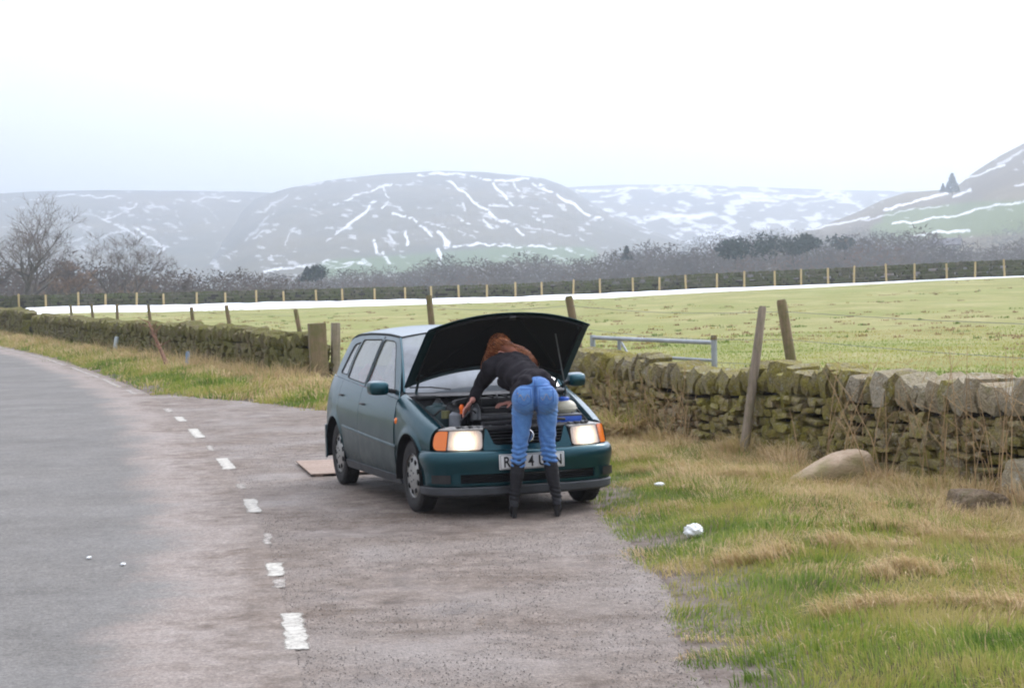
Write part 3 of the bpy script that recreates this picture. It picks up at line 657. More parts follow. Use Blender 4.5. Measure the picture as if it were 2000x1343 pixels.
def slab(name, loc, pts, hs, seed, m, **k):
    """a boulder from stations along its length: (s, half width, z top, z low)"""
    Pn = []
    for (s, hw, zt, zl) in pts:
        row = []
        for j in range(14):
            a = 2 * math.pi * j / 14; ca, sa = math.cos(a), math.sin(a); ca = math.copysign(abs(ca) ** .5, ca); sa = math.copysign(abs(sa) ** .5, sa)
            p = Vector((s, hw * ca, (zt + zl) / 2 + (zt - zl) / 2 * sa)); n = mnoise.fractal(p * 6 + Vector((seed, 0, 0)), 1, 2, 4) * .06; row.append(tuple(p + Vector((n, n * .6, n))))
        Pn.append(row)
    o = grid(Pn, name, m, None, True, closed=True, split=0); o.location = loc; sb = o.modifiers.new('sub', 'SUBSURF'); sb.levels = sb.render_levels = 1; return tag(o, **k)
o = slab('boulder', (2.32, 16.35, .02), [(-.06, .01, .02, -.04), (-.03, .07, .05, -.06), (.12, .14, .15, -.08), (.28, .19, .27, -.08), (.44, .21, .37, -.08), (.58, .21, .43, -.08), (.70, .2, .43, -.06), (.77, .16, .36, 0), (.79, .05, .22, .08)], None, 2, M['tan'], label='pale wedge shaped boulder sloping down in the grass near the wall', cat='boulder', group='loose rocks by the wall'); o.rotation_euler = (0, 0, R(8)); o.scale = (.98, 1, .68); o.location.x = 2.27
boulder('boulder', (3.42, 14.35, .04), (.52, .42, .30), 9, M['boulder2'], .3, .15, label='low brown rock half buried in straw at the right edge', cat='boulder', group='loose rocks by the wall')
boulder('boulder', (3.87, 14.8, .12), (.36, .36, .55), 5, M['cope_pale'], .8, .3, amp=.1, label='grey lichen covered stone slumped at the wall foot on the far right', cat='boulder', group='loose rocks by the wall')
boulder('boulder', (3.9, 14.2, .02), (.4, .3, .2), 7, M['boulder2'], .1, 0, label='small brown rock in dry stalks below the grey slumped stone', cat='boulder', group='loose rocks by the wall')
M['litter'] = plain('white_plastic', (.86, .88, .88), .4, var=.06, scale=30)
def litter(loc, dims, seed, **k):
    bm = bmesh.new(); bmesh.ops.create_icosphere(bm, subdivisions=4, radius=1)
    for v in bm.verts:
        n = mnoise.fractal(v.co * 2.2 + Vector((seed, 3, 1)), 1, 2, 4) * .35 + abs(mnoise.noise(v.co * 5 + Vector((seed, 0, 0)))) * .3
        v.co = Vector([c * (1 + n) * d / 2 for c, d in zip(v.co, dims)])
    o = from_bm('litter', bm, M['litter'], None, True, 0); o.location = loc; return tag(o, cat='litter', group='white litter', **k)
litter((1.21, 13.3, float(terr(1.21, 13.3)) + .05), (.115, .1, .085), 3, label='crumpled white plastic cup lying in the green verge')
litter((1.2, 16.2, float(terr(1.2, 16.2)) + .05), (.075, .06, .03), 8, label='tiny flat scrap of white litter right of the car tyre')
litter((-2.9, 13.12, .02), (.03, .05, .015), 4, label='tiny white scrap on the grey road, left one')
litter((-2.6, 12.77, .02), (.03, .05, .015), 6, label='tiny white scrap on the grey road, right one nearer the lay-by')
# board lying behind the car
M['board'] = wood('brown_board', (.30, .22, .17), (.36, .27, .215), 0); bd = empty('wooden_board', (-1.62, 19.2, 0), R(12), label='flat brown wooden board lying behind the rear wheel', cat='board')
for i in range(7):
    mb = MB(); mb.box((0, -.62 + i * .205, .025), (.95, .195, .012), Matrix.Rotation(R(random.uniform(-1, 1)), 3, 'Z')); mb.fixed('plank', M['board'], bd, bevel=.004)
for s in (-.4, .4): mb = MB(); mb.box((s, 0, .011), (.08, 1.4, .015)); mb.fixed('batten', M['board'], bd)
# blue marker stub and pale marker by the left wall
M['blue'] = plain('blue_plastic', (.13, .25, .42), .5, var=.1); M['palepl'] = plain('pale_blue_paint', (.45, .52, .55), .6, var=.2)
def marker(loc, h, r, m, tilt, **k):
    mb = MB(); mb.tube([(0, 0, -.1), (0, 0, h * .85), (0, 0, h)], [r, r, r * .7], 12); o = mb.fixed('marker_post', m); o.location = loc; o.rotation_euler = (0, tilt, 0)
    return tag(o, **k)
marker((-6.9, 41.3, .1), .36, .045, M['blue'], .03, label='short blue marker stub in dry grass below the left wall', cat='marker post')
marker((-10.72, 52.5, .12), .42, .06, M['palepl'], .15, label='pale bluish marker leaning on the left wall, beyond the blue stub', cat='marker post')
M['rust'] = plain('rusty_branch', (.22, .12, .075), .9, var=.4)
mb = MB(); rb = random.Random(3); p = [(0, 0, 0), (-.17, .3, .32), (-.35, .5, .65), (-.52, .7, 1.0)]; mb.tube(p, [.05, .042, .035, .015], 7)
for i in range(14):
    u_ = rb.uniform(.2, 1); b = Vector(p[0]).lerp(Vector(p[3]), u_); mb.tube([b, b + Vector((rb.gauss(-.05, .15), rb.gauss(0, .1), rb.uniform(.05, .25)))], [.012, .004], 4)
o = mb.fixed('fallen_branch', M['rust']); o.location = (-7.45, 42, .1); o.rotation_euler = (0, 0, 0)
tag(o, 'rusty brown dead branch leaning back against the left wall', 'branch')
# ------------------------------------------------------------------ hills
EYE = Vector((0, 0, CAM_H))
def sky_dir(px, py):
    """world direction of a bearing/elevation read off the photograph (surveying the skyline)"""
    a, b = px - 1000, 671.5 - py; cr, sr = math.cos(ROLL), math.sin(ROLL); u, v = a * cr + b * sr, -a * sr + b * cr
    cp, sn = math.cos(PITCH), math.sin(PITCH); return u, 3800 * cp + v * sn, -3800 * sn + v * cp
def seg_dist(px, py, poly):
    d = np.full(px.shape, 1e9)
    for (x0, y0), (x1, y1) in zip(poly[:-1], poly[1:]):
        dx, dy = x1 - x0, y1 - y0; t_ = np.clip(((px - x0) * dx + (py - y0) * dy) / (dx * dx + dy * dy + 1e-9), 0, 1)
        d = np.minimum(d, np.hypot(px - x0 - t_ * dx, py - y0 - t_ * dy))
    return d
def hill(name, crest, dist, dbase, strokes, m, brk=0, n=(560, 120), snow_n=(.0, 1), zb=-6, rough=6, prof=1.0, patches=(), green=None, seed=1):
    cx = np.array([c[0] for c in crest], float); cy = np.array([c[1] for c in crest], float); px = np.linspace(cx[0], cx[-1], n[0])
    cy_ = np.interp(px, cx, cy); k = np.ones(9) / 9; cy_ = np.convolve(np.pad(cy_, 4, 'edge'), k, 'valid')
    dirs = np.array([sky_dir(a, b) for a, b in zip(px, cy_)]); sl = dirs[:, 2] / dirs[:, 1]; bx = dirs[:, 0] / dirs[:, 1]
    dc = np.interp(px, [c[0] for c in dist], [c[1] for c in dist]); db = np.interp(px, [c[0] for c in dbase], [c[1] for c in dbase])
    zc_ = np.maximum(CAM_H + sl * dc, zb); T = np.concatenate([np.linspace(0, 1, n[1]), [1.04, 1.12, 1.3]])
    D = db[None] + (dc - db)[None] * T[:, None]; XX = bx[None] * D
    pr = np.where(T <= 1, smst(0, 1.0, T) * .45 + .55 * np.clip(T, 0, 1) ** prof, 1 - .5 * (T - 1) ** 1)
    ZZ = zb + (zc_ - zb)[None] * pr[:, None]
    env = np.clip(1 - np.abs(T * 2 - 1) ** 3, 0, 1)[:, None]
    ZZ = ZZ + env * rough * (fbm(XX, D, 260, seed, 5) - .5) * 2 + env * rough * .5 * np.abs(fbm(XX, D * .4, 90, seed + 4, 4) - .5) * -2
    # apparent position, used only to look up where the snow lies on this hillside
    c_, s_n = math.cos(PITCH), math.sin(PITCH); zz = ZZ - CAM_H; Zc = D * c_ - zz * s_n; Yc = D * s_n + zz * c_
    U, V = 3800 * XX / Zc, 3800 * Yc / Zc; PX = 1000 + U * math.cos(ROLL) - V * math.sin(ROLL); PY = 671.5 - (U * math.sin(ROLL) + V * math.cos(ROLL))
    S = np.zeros_like(PX); wx = PX + (fbm(PX, PY, 30, seed + 7, 5) - .5) * 22; wy = PY + (fbm(PX, PY, 24, seed + 8, 5) - .5) * 14; br = fbm(PX + PY, PY * 2.5, 12, seed + 9, 5)
    for poly, wd, amp in strokes: S = np.maximum(S, amp * np.clip(1.3 - seg_dist(wx, wy, poly) / (wd * .62), 0, 1) * smst(.34, .58, br + .10 * amp + brk))
    # drifts lying in gullies across the slope
    dr = fbm(PX - PY * .9, PY * 2.6, 20, seed + 12, 6); S = np.maximum(S, smst(snow_n[0], snow_n[0] + .13, dr) * snow_n[1])
    G = np.zeros_like(PX)
    for poly, wd in (green or ()): G = np.maximum(G, smst(wd, wd * .6, seg_dist(PX, PY, poly)))
    a, b = ZZ.shape; J = np.arange(a * b).reshape(a, b); F = np.stack([J[:-1, :-1], J[:-1, 1:], J[1:, 1:], J[1:, :-1]], -1).reshape(-1, 4)
    o = bpy.data.objects.new(name, mesh(name, np.stack([XX, D, ZZ], -1).reshape(-1, 3), F, m, True)); link(o); tag(o, kind='structure')
    for nm, A in (('snow', S), ('pasture', G)): at = o.data.attributes.new(nm, 'FLOAT', 'POINT'); at.data.foreach_set('value', np.clip(A, 0, 1).ravel().astype(np.float32))
    return lambda qx, qy: None
def hill_mat(name, a, b, g):
    t = NT(name); P3 = t.new('ShaderNodeNewGeometry').outputs['Position']; n = t.noise(.006, 6, .6, P3); f = t.noise(.05, 5, .7, P3)
    c = t.mix(t.rng(n, .35, .65, 0, 1), a, b); c = t.mix(.5, c, t.ramp(f, [(.3, (.7, .7, .7)), (.7, (1.3, 1.3, 1.3))]), 'MULTIPLY')
    c = t.mix(t.rng(t.attr('pasture').outputs['Fac'], 0, 1, 0, .9), c, g); c = t.mix(t.rng(t.attr('snow').outputs['Fac'], .1, 1.0, 0, .95), c, (.88, .9, .94)); t.col(c); t.set(Roughness=1.0); t.b.inputs['Specular IOR Level'].default_value = 0; return t.m
HM = hill_mat('moorland', (.10, .095, .07), (.16, .135, .09), (.10, .15, .05)); HR = hill_mat('near_moorland', (.14, .11, .075), (.20, .165, .10), (.13, .17, .06))
hill('moor_plateau', [(-900, 400), (-300, 385), (0, 378), (60, 374), (200, 371), (480, 374), (560, 378), (700, 384), (900, 400)], [(-900, 2750), (900, 2750)], [(-900, 1500), (900, 1500)],
     [([(60, 388), (130, 382), (240, 386), (265, 395), (262, 405), (205, 430)], 3, .8), ([(200, 428), (240, 445), (280, 475), (330, 480)], 4, .8), ([(260, 445), (320, 485)], 5, .9), ([(370, 392), (400, 386), (470, 390)], 4, .6), ([(285, 392), (300, 402)], 3, .6), ([(170, 410), (205, 430), (240, 440)], 3, .5), ([(340, 400), (355, 445)], 3, .4), ([(380, 395), (430, 425)], 3, .4), ([(100, 470), (200, 465), (240, 450)], 5, .5), ([(150, 440), (190, 470)], 5, .5)], HM, snow_n=(.63, .45), seed=2)
hill('moor_back_ridge', [(900, 400), (1000, 372), (1100, 366), (1200, 361), (1330, 360), (1500, 366), (1640, 371), (1800, 374), (2100, 372), (2900, 380)], [(900, 3200), (2900, 3200)], [(900, 2000), (2900, 2000)],
     [([(1130, 372), (1250, 368), (1330, 374), (1440, 380), (1500, 384), (1650, 380)], 5, 1), ([(1180, 385), (1230, 372)], 5, .8), ([(1260, 428), (1320, 424), (1390, 418)], 9, 1), ([(1430, 378), (1470, 388), (1520, 392)], 6, .9), ([(1500, 400), (1600, 395)], 4, .6), ([(1380, 400), (1400, 398)], 4, .8), ([(1300, 445), (1400, 440)], 4, .5), ([(1560, 400), (1660, 385)], 5, .6)], HM, snow_n=(.52, .75), seed=5)
hill('snow_streaked_hill', [(200, 600), (330, 545), (390, 492), (430, 452), (470, 412), (505, 385), (560, 368), (640, 352), (750, 340), (860, 334), (940, 336), (1060, 348), (1100, 362), (1140, 385), (1180, 412), (1240, 440), (1320, 468), (1420, 500), (1600, 545)], [(200, 2500), (1600, 2500)], [(200, 1100), (1600, 1100)],
     [([(655, 400), (690, 384), (720, 375), (762, 356)], 4, .9), ([(660, 455), (700, 425), (735, 395)], 6, 1), ([(742, 366), (760, 392), (745, 408)], 3, .9), ([(640, 470), (665, 452)], 4, .6), ([(770, 418), (810, 425), (845, 465)], 4, .9), ([(800, 425), (850, 440), (925, 460), (932, 470)], 2.5, .6), ([(820, 344), (860, 338), (900, 342), (960, 350), (1030, 352)], 4.5, 1), ([(960, 350), (985, 380), (998, 403)], 5, 1), ([(1000, 356), (1018, 385)], 4, .8), ([(1040, 360), (1070, 372)], 5, .8), ([(1060, 362), (1078, 378), (1110, 395), (1145, 415), (1175, 428)], 5, 1), ([(870, 350), (920, 392), (955, 415), (990, 435), (1020, 460)], 4.5, 1), ([(955, 400), (1000, 402), (1030, 406)], 3.5, .8), ([(798, 452), (797, 475)], 5, 1), ([(728, 468), (732, 492)], 6, .95), ([(855, 455), (872, 478)], 6, 1), ([(760, 462), (775, 478)], 5, .6), ([(870, 482), (950, 478), (1080, 482)], 3, 1), ([(858, 485), (862, 505)], 6, 1), ([(745, 495), (760, 515)], 5, .8), ([(620, 512), (640, 508), (720, 518)], 4, .8), ([(640, 525), (700, 515)], 3, .7), ([(520, 532), (580, 522), (610, 514)], 4.5, .9), ([(1080, 480), (1140, 498)], 3.5, .7), ([(905, 430), (920, 434)], 4, .8), ([(940, 430), (965, 445)], 5, .8), ([(1040, 425), (1060, 432)], 5, .6), ([(600, 360), (650, 352)], 3.5, .6), ([(520, 410), (560, 380)], 5, .5), ([(480, 470), (510, 445)], 5, .5), ([(490, 460), (540, 410)], 4, .45), ([(560, 480), (570, 450), (585, 440)], 4, .5), ([(500, 465), (520, 450)], 4, .6), ([(1000, 440), (1080, 450), (1150, 470)], 4, .5), ([(900, 400), (905, 412)], 4, .6)], HM, snow_n=(.62, .5), rough=10, n=(900, 170), green=[([(640, 525), (800, 515), (1000, 498), (1150, 500)], 22)], seed=9)
hill('near_right_hill', [(1380, 500), (1440, 476), (1560, 456), (1620, 436), (1680, 412), (1720, 392), (1770, 376), (1850, 370), (1872, 362), (1900, 338), (1950, 306), (2000, 280), (2060, 245), (2200, 190), (2600, 120), (3000, 90)], [(1380, 1700), (3000, 1250)], [(1380, 800), (3000, 500)],
     [([(1728, 412), (1780, 398), (1850, 378)], 5, 1), ([(1720, 424), (1780, 412), (1850, 400)], 2.5, .6), ([(1862, 384), (1895, 372)], 5, 1), ([(1745, 438), (1800, 432), (1870, 418), (1940, 400), (2000, 394), (2100, 388)], 3.8, 1), ([(1785, 460), (1840, 452), (1895, 446)], 4, 1), ([(1885, 350), (1920, 338), (1960, 322)], 4.5, .9), ([(1950, 320), (1995, 300), (2080, 262)], 5, .6), ([(1590, 445), (1640, 438), (1690, 424)], 4, .8), ([(1980, 360), (2010, 358)], 3.5, .8), ([(1680, 430), (1720, 425)], 3, .7), ([(2000, 318), (2050, 300)], 6, .5)], HR, brk=.14, n=(760, 130), snow_n=(.72, .5), rough=4, prof=1.2, green=[([(1740, 430), (1900, 412), (2100, 405)], 22), ([(1720, 455), (1900, 440), (2100, 430)], 26)], seed=14)
# ------------------------------------------------------------------ trees
M['bark'] = plain('winter_bark', (.12, .10, .082), .9, var=.3, scale=1.5, bump=0); M['twig'] = plain('brown_twigs', (.15, .115, .095), .95, var=.3, scale=.3, bump=0)
M['twig2'] = plain('purple_twigs', (.11, .07, .068), .95, var=.35, scale=.3, bump=0); M['twig3'] = plain('tan_twigs', (.26, .17, .11), .95, var=.25, scale=.3, bump=0)
M['needle'] = plain('dark_needles', (.012, .032, .024), .9, var=.5, scale=.8, bump=0)
def branch_tree(seed, H, spread=.9, trunk_r=None, forks=5, depth=5, lean=0, low=.25, gnarl=.22, twigs=5):
    rg = random.Random(seed); limbs = MB(); tw_v = []; tr = trunk_r or H * .028
    def grow(p, d, ln, r, lv):
        n = 4 if lv < 3 else 2; pts = [p]; rs = [r]; kids = []; dd = d.copy()
        for i in range(n):
            dd = (dd + Vector((rg.gauss(0, gnarl), rg.gauss(0, gnarl), rg.gauss(.05, gnarl * .6)))).normalized()
            p = p + dd * ln / n; pts.append(p); rs.append(r * (1 - .45 * (i + 1) / n))
            if i >= (0 if lv else 1) : kids.append((p, dd.copy(), rs[-1]))
        if r > .035: limbs.tube(pts, rs, 6 if lv < 2 else 4, False)
        else: limbs.tube([pts[0], pts[-1]], [max(rs[0], .012), .008], 3, False)
        if lv >= depth:
            for (q, e, _) in kids:
                for _k in range(twigs):
                    t_ = (e + Vector((rg.gauss(0, .7), rg.gauss(0, .7), rg.gauss(.15, .5)))).normalized(); s = H * rg.uniform(.025, .06); a = q; b = a + t_ * s; c = b + (t_ + Vector((rg.gauss(0, .4), rg.gauss(0, .4), rg.gauss(.1, .3)))).normalized() * s * .8
                    tw_v.append((a, b, c))
            return
        m = forks if lv == 0 else rg.choice((2, 3, 3))
        for k in range(m):
            q, e, rr_ = kids[min(len(kids) - 1, rg.randrange(len(kids)) if k < m - 2 else len(kids) - 1)]
            az = rg.uniform(0, 6.28); side = Vector((math.cos(az), math.sin(az), 0)); nd = (e * (.75 if lv else .6) + side * rg.uniform(.45, spread) + Vector((0, 0, .18))).normalized()
            grow(q, nd, ln * rg.uniform(.62, .85), rr_ * rg.uniform(.6, .85), lv + 1)
    grow(Vector((0, 0, -.3)), Vector((lean, 0, 1)).normalized(), H * .30, tr, 0)
    V = []; F = []
    for a, b, c in tw_v:
        s = (b - a).cross(Vector((rg.gauss(0, 1), rg.gauss(0, 1), rg.gauss(0, 1)))); s = s.normalized() * .015 if s.length > 0 else Vector((.01, 0, 0)); k = len(V); V += [a - s, a + s, b + s * .7, b - s * .7, c]; F += [(k, k + 1, k + 2), (k, k + 2, k + 3), (k + 3, k + 2, k + 4)]
    zmax = max(max(v.z for v in V), 1); sc_ = H / zmax
    lm = mesh('branches', [Vector(v) * sc_ for v in limbs.v], limbs.f, M['bark'], True); tm = mesh('twigs', np.array([tuple(v * sc_) for v in V]), np.array(F), M['twig']); return lm, tm
def plant(name, meshes, px, d, label, group, s=1, rz=0, zoff=0, twm=None):
    x = sky_dir(px, 540)[0] / sky_dir(px, 540)[1] * d; z = float(terr(x, d)) + zoff
    r = empty(name, (x, d, z), rz, label=label, cat='tree', group=group)
    for nm, me in zip(('trunk', 'crown'), meshes):
        if me is None: continue
        if nm == 'crown' and twm is not None: me = twin(me, twm)
        o = bpy.data.objects.new(nm, me); o.scale = (s, s, s); link(o, r)
    return r
_tw = {}
def twin(me, m):
    k = (me.name, m.name)
    if k not in _tw: c = me.copy(); c.materials.clear(); c.materials.append(m); _tw[k] = c
    return _tw[k]
g = 'bare winter trees behind the far wall'
T1 = branch_tree(1, 15, .8, .62, 4, 5, .1, twigs=3); T2 = branch_tree(5, 12.5, .95, .48, 4, 5, -.25, twigs=3); T3 = branch_tree(8, 12, .75, .38, 3, 5, .12, twigs=4); T4 = branch_tree(12, 9, 1.0, .2, 5, 4, 0, twigs=10); T5 = branch_tree(17, 6, 1.2, .12, 6, 4, 0, twigs=10)
plant('bare_tree', T1, 45, 215, 'tallest bare tree at the left edge with a thick forked trunk', g)
plant('bare_tree', T2, 75, 208, 'bare tree with a long limb bending right beside the tallest one', g, .95, 1)
plant('bare_tree', T3, 200, 215, 'slender bare tree standing third from the left edge', g, .85, .3)
plant('bare_tree', T2, 225, 222, 'bare tree with wide twiggy crown just right of the slender one', g, .82, 2.4)
plant('bare_tree', T1, -40, 230, 'bare tree cut off by the left edge of the photo', g, .9, 2)
plant('bare_tree', T4, 350, 235, 'rounded bare tree standing alone above the left hedge', g, .92, .5)
plant('bare_tree', T4, 450, 260, 'smaller brown bare tree right of the rounded one', g, .78, 2.5, twm=M['twig2'])
plant('bare_tree', T4, 490, 270, 'low brown bare tree at the right end of the left group', g, .72, 4, twm=M['twig'])
BUSH = ((5, 1.0, 225, 'brown bush under the tallest bare tree at the left edge'), (60, .9, 240, 'twiggy bush between the trunks of the two leftmost trees'), (110, 1.15, 218, 'tawny bush right of the second bare tree'), (140, 1.3, 250, 'tallest bush, halfway between the two groups of bare trees'), (150, 1.1, 225, 'dark bush directly left of the slender bare tree'), (180, .8, 240, 'low bush at the foot of the slender bare tree, left side'), (215, .8, 232, 'low bush between the two trees of the second pair'), (250, .95, 240, 'bush just right of the wide twiggy crown'), (275, .95, 230, 'grey brown bush left of centre in the gap before the rounded tree'), (310, .8, 245, 'smaller bush in the gap before the rounded tree'), (330, .6, 235, 'smallest bush, touching the rounded tree on its left'), (385, .8, 250, 'purple brown bush touching the rounded tree on its right'), (415, .8, 255, 'bush between the rounded tree and the smaller brown tree'), (530, .8, 290, 'reddish bush right of the last small bare tree'), (560, .65, 300, 'faded little bush at the right end of the left hand row'))
for i, (px, s, d, lb) in enumerate(BUSH):
    plant('bare_bush', T5, px, d, lb, 'bare bushes between the left trees', s, i * 1.7, twm=(M['twig2'], M['twig'], M['twig3'])[i % 3] if i % 3 else None)
# woodland beyond: one mass of small bare crowns
def fuzz_wood(name, spots, m, seed, **k):
    rg = np.random.default_rng(seed); V = []; base = 0
    for (x, y, z, h, wd, n) in spots:
        u_ = rg.normal(size=(n, 3)); u_ /= np.linalg.norm(u_, axis=1)[:, None]; r = rg.random(n)[:, None] ** .33
        c = u_ * r * np.array([wd, wd, h * .48]) + np.array([x, y, z + h * .5]); up_ = np.stack([u_[:, 0] + rg.normal(0, .6, n), u_[:, 1], .35 + rg.normal(0, .5, n)], -1) * (h * rg.uniform(.035, .085, n))[:, None]
        s = np.cross(up_, rg.normal(size=(n, 3))); s = s / np.linalg.norm(s, axis=1)[:, None] * (h * .013)
        V.append(np.stack([c - s, c + s, c + up_], 1).reshape(-1, 3)); a = np.array([[x - h * .02, y, z - 1], [x + h * .02, y, z - 1], [x, y, z + h * .8]]); V.append(a)
    V = np.concatenate(V); o = bpy.data.objects.new(name, mesh(name, V, np.arange(len(V)).reshape(-1, 3), m)); link(o); return tag(o, kind='stuff', **k)
def bearing(px): q = sky_dir(px, 540); return q[0] / q[1]
def wood_band(n, px0, px1, top, d0, d1, seed, wf=.42, dens=680, zb=-5, zfun=None):
    rg = np.random.default_rng(seed); sp_ = []
    for i in range(n):
        px = px0 + (px1 - px0) * (i + rg.random()) / n; d = rg.uniform(d0, d1); tp = np.interp(px, [q[0] for q in top], [q[1] for q in top]) + rg.choice((-6, -2, 3, 9, 16)) + rg.uniform(-2, 2)
        q = sky_dir(px, tp); zt = CAM_H + q[2] / q[1] * d; z0 = zb if zfun is None else zfun(px, d); h = max(3, zt - z0)
        if h > 16: z0 = zt - 16; h = 16
        sp_.append((bearing(px) * d, d, z0, h, h * wf * rg.uniform(.8, 1.3), dens))
    return sp_
topB = [(480, 528), (560, 536), (700, 524), (800, 518), (860, 500), (900, 496), (960, 510), (1000, 500), (1050, 492), (1090, 510), (1120, 500), (1200, 492), (1250, 478), (1300, 470), (1340, 486), (1400, 470), (1500, 464), (1600, 476), (1700, 448), (1760, 462), (1800, 446), (1870, 478), (2000, 466), (2200, 462)]
M['wood1'] = plain('woodland_brown', (.11, .082, .062), 1, var=.3, scale=.05, bump=0); M['wood2'] = plain('woodland_red', (.17, .10, .068), 1, var=.4, scale=.03, bump=0); M['wood3'] = plain('woodland_grey', (.085, .078, .06), 1, var=.3, scale=.02, bump=0)
for k_ in ('wood1', 'wood2', 'wood3'):      # twig masses are lit as soft volumes, not facet by facet
    nt_ = M[k_].node_tree; cv_ = nt_.nodes.new('ShaderNodeCombineXYZ'); cv_.inputs[0].default_value = 0; cv_.inputs[1].default_value = 0; cv_.inputs[2].default_value = 1; nt_.links.new(cv_.outputs[0], nt_.nodes['Principled BSDF'].inputs['Normal'])
fuzz_wood('woodland', wood_band(150, 470, 2250, topB, 420, 620, 3), M['wood1'], 5, label='brown bare woodland filling the valley floor behind the far wall', cat='woodland')
fuzz_wood('woodland', wood_band(36, 600, 1900, [(600, 548), (800, 535), (1000, 540), (1450, 505), (1700, 470), (1900, 520)], 380, 430, 4, dens=220), M['wood2'], 6, label='scattered rusty red bare trees in front of the brown woodland', cat='woodland')
fuzz_wood('woodland', wood_band(110, 1200, 2300, [(1200, 492), (1330, 470), (1400, 455), (1500, 448), (1650, 452), (1720, 440), (1760, 450), (1800, 470), (1900, 462), (1960, 440), (2000, 425), (2300, 400)], 850, 1150, 7, .5, 260), M['wood3'], 8, label='grey blue hazy wood climbing the foot of the right hand hill', cat='woodland')
fuzz_wood('hedgerow', wood_band(120, -150, 620, [(-150, 485), (0, 500), (60, 520), (120, 488), (200, 515), (300, 512), (350, 525), (450, 520), (500, 535), (620, 548)], 240, 330, 9, .6, 200, -4), M['wood1'], 10, label='low grey mauve thicket along the left behind the far wall', cat='thicket')
fuzz_wood('hedgerow', wood_band(90, 500, 1650, [(500, 560), (900, 552), (1300, 535), (1650, 515)], 300, 380, 19, .9, 90, -4), M['wood3'], 11, label='low dull hedge line showing just over the far wall in the centre', cat='hedge')
def conifer(seed, h, wd, n=420, cone=False):
    rg = np.random.default_rng(seed); V = []
    t_ = rg.random(n); a = rg.uniform(0, 6.28, n)
    lobes = [(rg.normal(0, wd * .3), rg.normal(0, wd * .3), h * rg.uniform(.4, .8), wd * rg.uniform(.35, .6)) for _ in range(7)]
    P_ = []
    if cone: P_ = np.stack([np.cos(a) * wd * (1 - t_) * rg.random(n) ** .4, np.sin(a) * wd * (1 - t_) * rg.random(n) ** .4, h * (.1 + .9 * t_)], -1)
    else:
        L_ = [lobes[i] for i in rg.integers(0, 7, n)]; u_ = rg.normal(size=(n, 3)); u_ /= np.linalg.norm(u_, axis=1)[:, None]; P_ = np.array([l_[:3] for l_ in L_]) + u_ * np.array([[l_[3], l_[3], l_[3] * .6] for l_ in L_]) * rg.random((n, 1)) ** .4
    d = rg.normal(size=(n, 3)) * h * .05; e = rg.normal(size=(n, 3)) * h * .05; V = np.stack([P_ - d, P_ + e, P_ + d - e * .3], 1).reshape(-1, 3)
    mb = MB(); mb.tube([(0, 0, -1), (0, 0, h * .7)], [h * .03, h * .015], 6); return mesh('trunk', mb.v, mb.f, M['bark']), mesh('crown', V, np.arange(len(V)).reshape(-1, 3), M['needle'])
g = 'dark evergreens in the valley woodland'
for (px, pt, pb, d, wdp, cone, lab) in ((1437, 462, 515, 400, 50, False, 'dark domed evergreen, the broadest in the valley woodland'), (1515, 466, 505, 420, 52, False, 'dark spreading evergreen, middle one of the three on the right'), (1550, 470, 505, 425, 30, False, 'dark evergreen touching the spreading middle one'), (1577, 458, 498, 430, 34, False, 'compact dark evergreen, rightmost of the three'), (1650, 458, 500, 520, 34, False, 'faded evergreen right of the compact dark ones'), (600, 524, 552, 420, 20, True, 'small bluish conifer, left one of the pair below the snowy hill'), (628, 520, 552, 420, 30, False, 'small bluish conifer, right one of the pair below the snowy hill'), (1863, 343, 378, 1180, 16, True, 'lone dark conifer high on the saddle of the right hill'), (1845, 360, 376, 1185, 7, True, 'small tree beside the lone conifer on the saddle'), (1225, 484, 510, 500, 14, True, 'small pointed conifer poking above the central woodland')):
    d = d * .86 if d < 530 else d; q0, q1 = sky_dir(px, pt), sky_dir(px, pb); z1 = CAM_H + q0[2] / q0[1] * d; z0 = CAM_H + q1[2] / q1[1] * d; h = z1 - z0; wd = wdp * d / 3800
    me = conifer(int(px), h * 1.1, wd * (1.0 if cone else 1.1), 900, cone); r = empty('evergreen_tree', (bearing(px) * d, d, z0), 0, label=lab, cat='tree', group=g)
    for nm, m_ in zip(('trunk', 'crown'), me): link(bpy.data.objects.new(nm, m_), r)
# farmhouse half hidden in the trees on the right
M['farmwall'] = plain('farm_stone', (.36, .33, .29), .9, var=.2, scale=.8, bump=0); M['farmroof'] = plain('farm_slate', (.16, .15, .16), .8, var=.2, scale=.8, bump=0); M['dark'] = plain('dark_void', (.012, .012, .013), .6, bump=0)
fh = empty('farmhouse', (bearing(1845) * 640, 640, -1), R(-20), label='grey stone farmhouse half hidden among trees below the right hill', cat='house'); z_ = CAM_H + sky_dir(1845, 505)[2] / sky_dir(1845, 505)[1] * 640; fh.location.z = z_
mb = MB(); mb.box((0, 0, 2), (11, 6, 5)); mb.add([(-5.5, -3, 4.5), (5.5, -3, 4.5), (5.5, 3, 4.5), (-5.5, 3, 4.5), (-5.5, 0, 6.6), (5.5, 0, 6.6)], [(0, 3, 4), (1, 5, 2)]); mb.build('wall', M['farmwall'], fh)
mb = MB(); mb.add([(-5.8, -3.4, 4.3), (5.8, -3.4, 4.3), (5.8, 0, 6.75), (-5.8, 0, 6.75), (-5.8, 3.4, 4.3), (5.8, 3.4, 4.3)], [(0, 1, 2, 3), (3, 2, 5, 4)]); mb.build('roof', M['farmroof'], fh, solid=.15)
for x in (-5, 5): mb = MB(); mb.box((x, 0, 7), (.9, .9, 1.4)); mb.build('chimney', M['farmwall'], fh)
for x in (-3.5, 0, 3.5):
    for z in (1.2, 3.3): mb = MB(); mb.box((x, -3.03, z), (.9, .08, 1.1)); mb.build('window', M['dark'], fh)
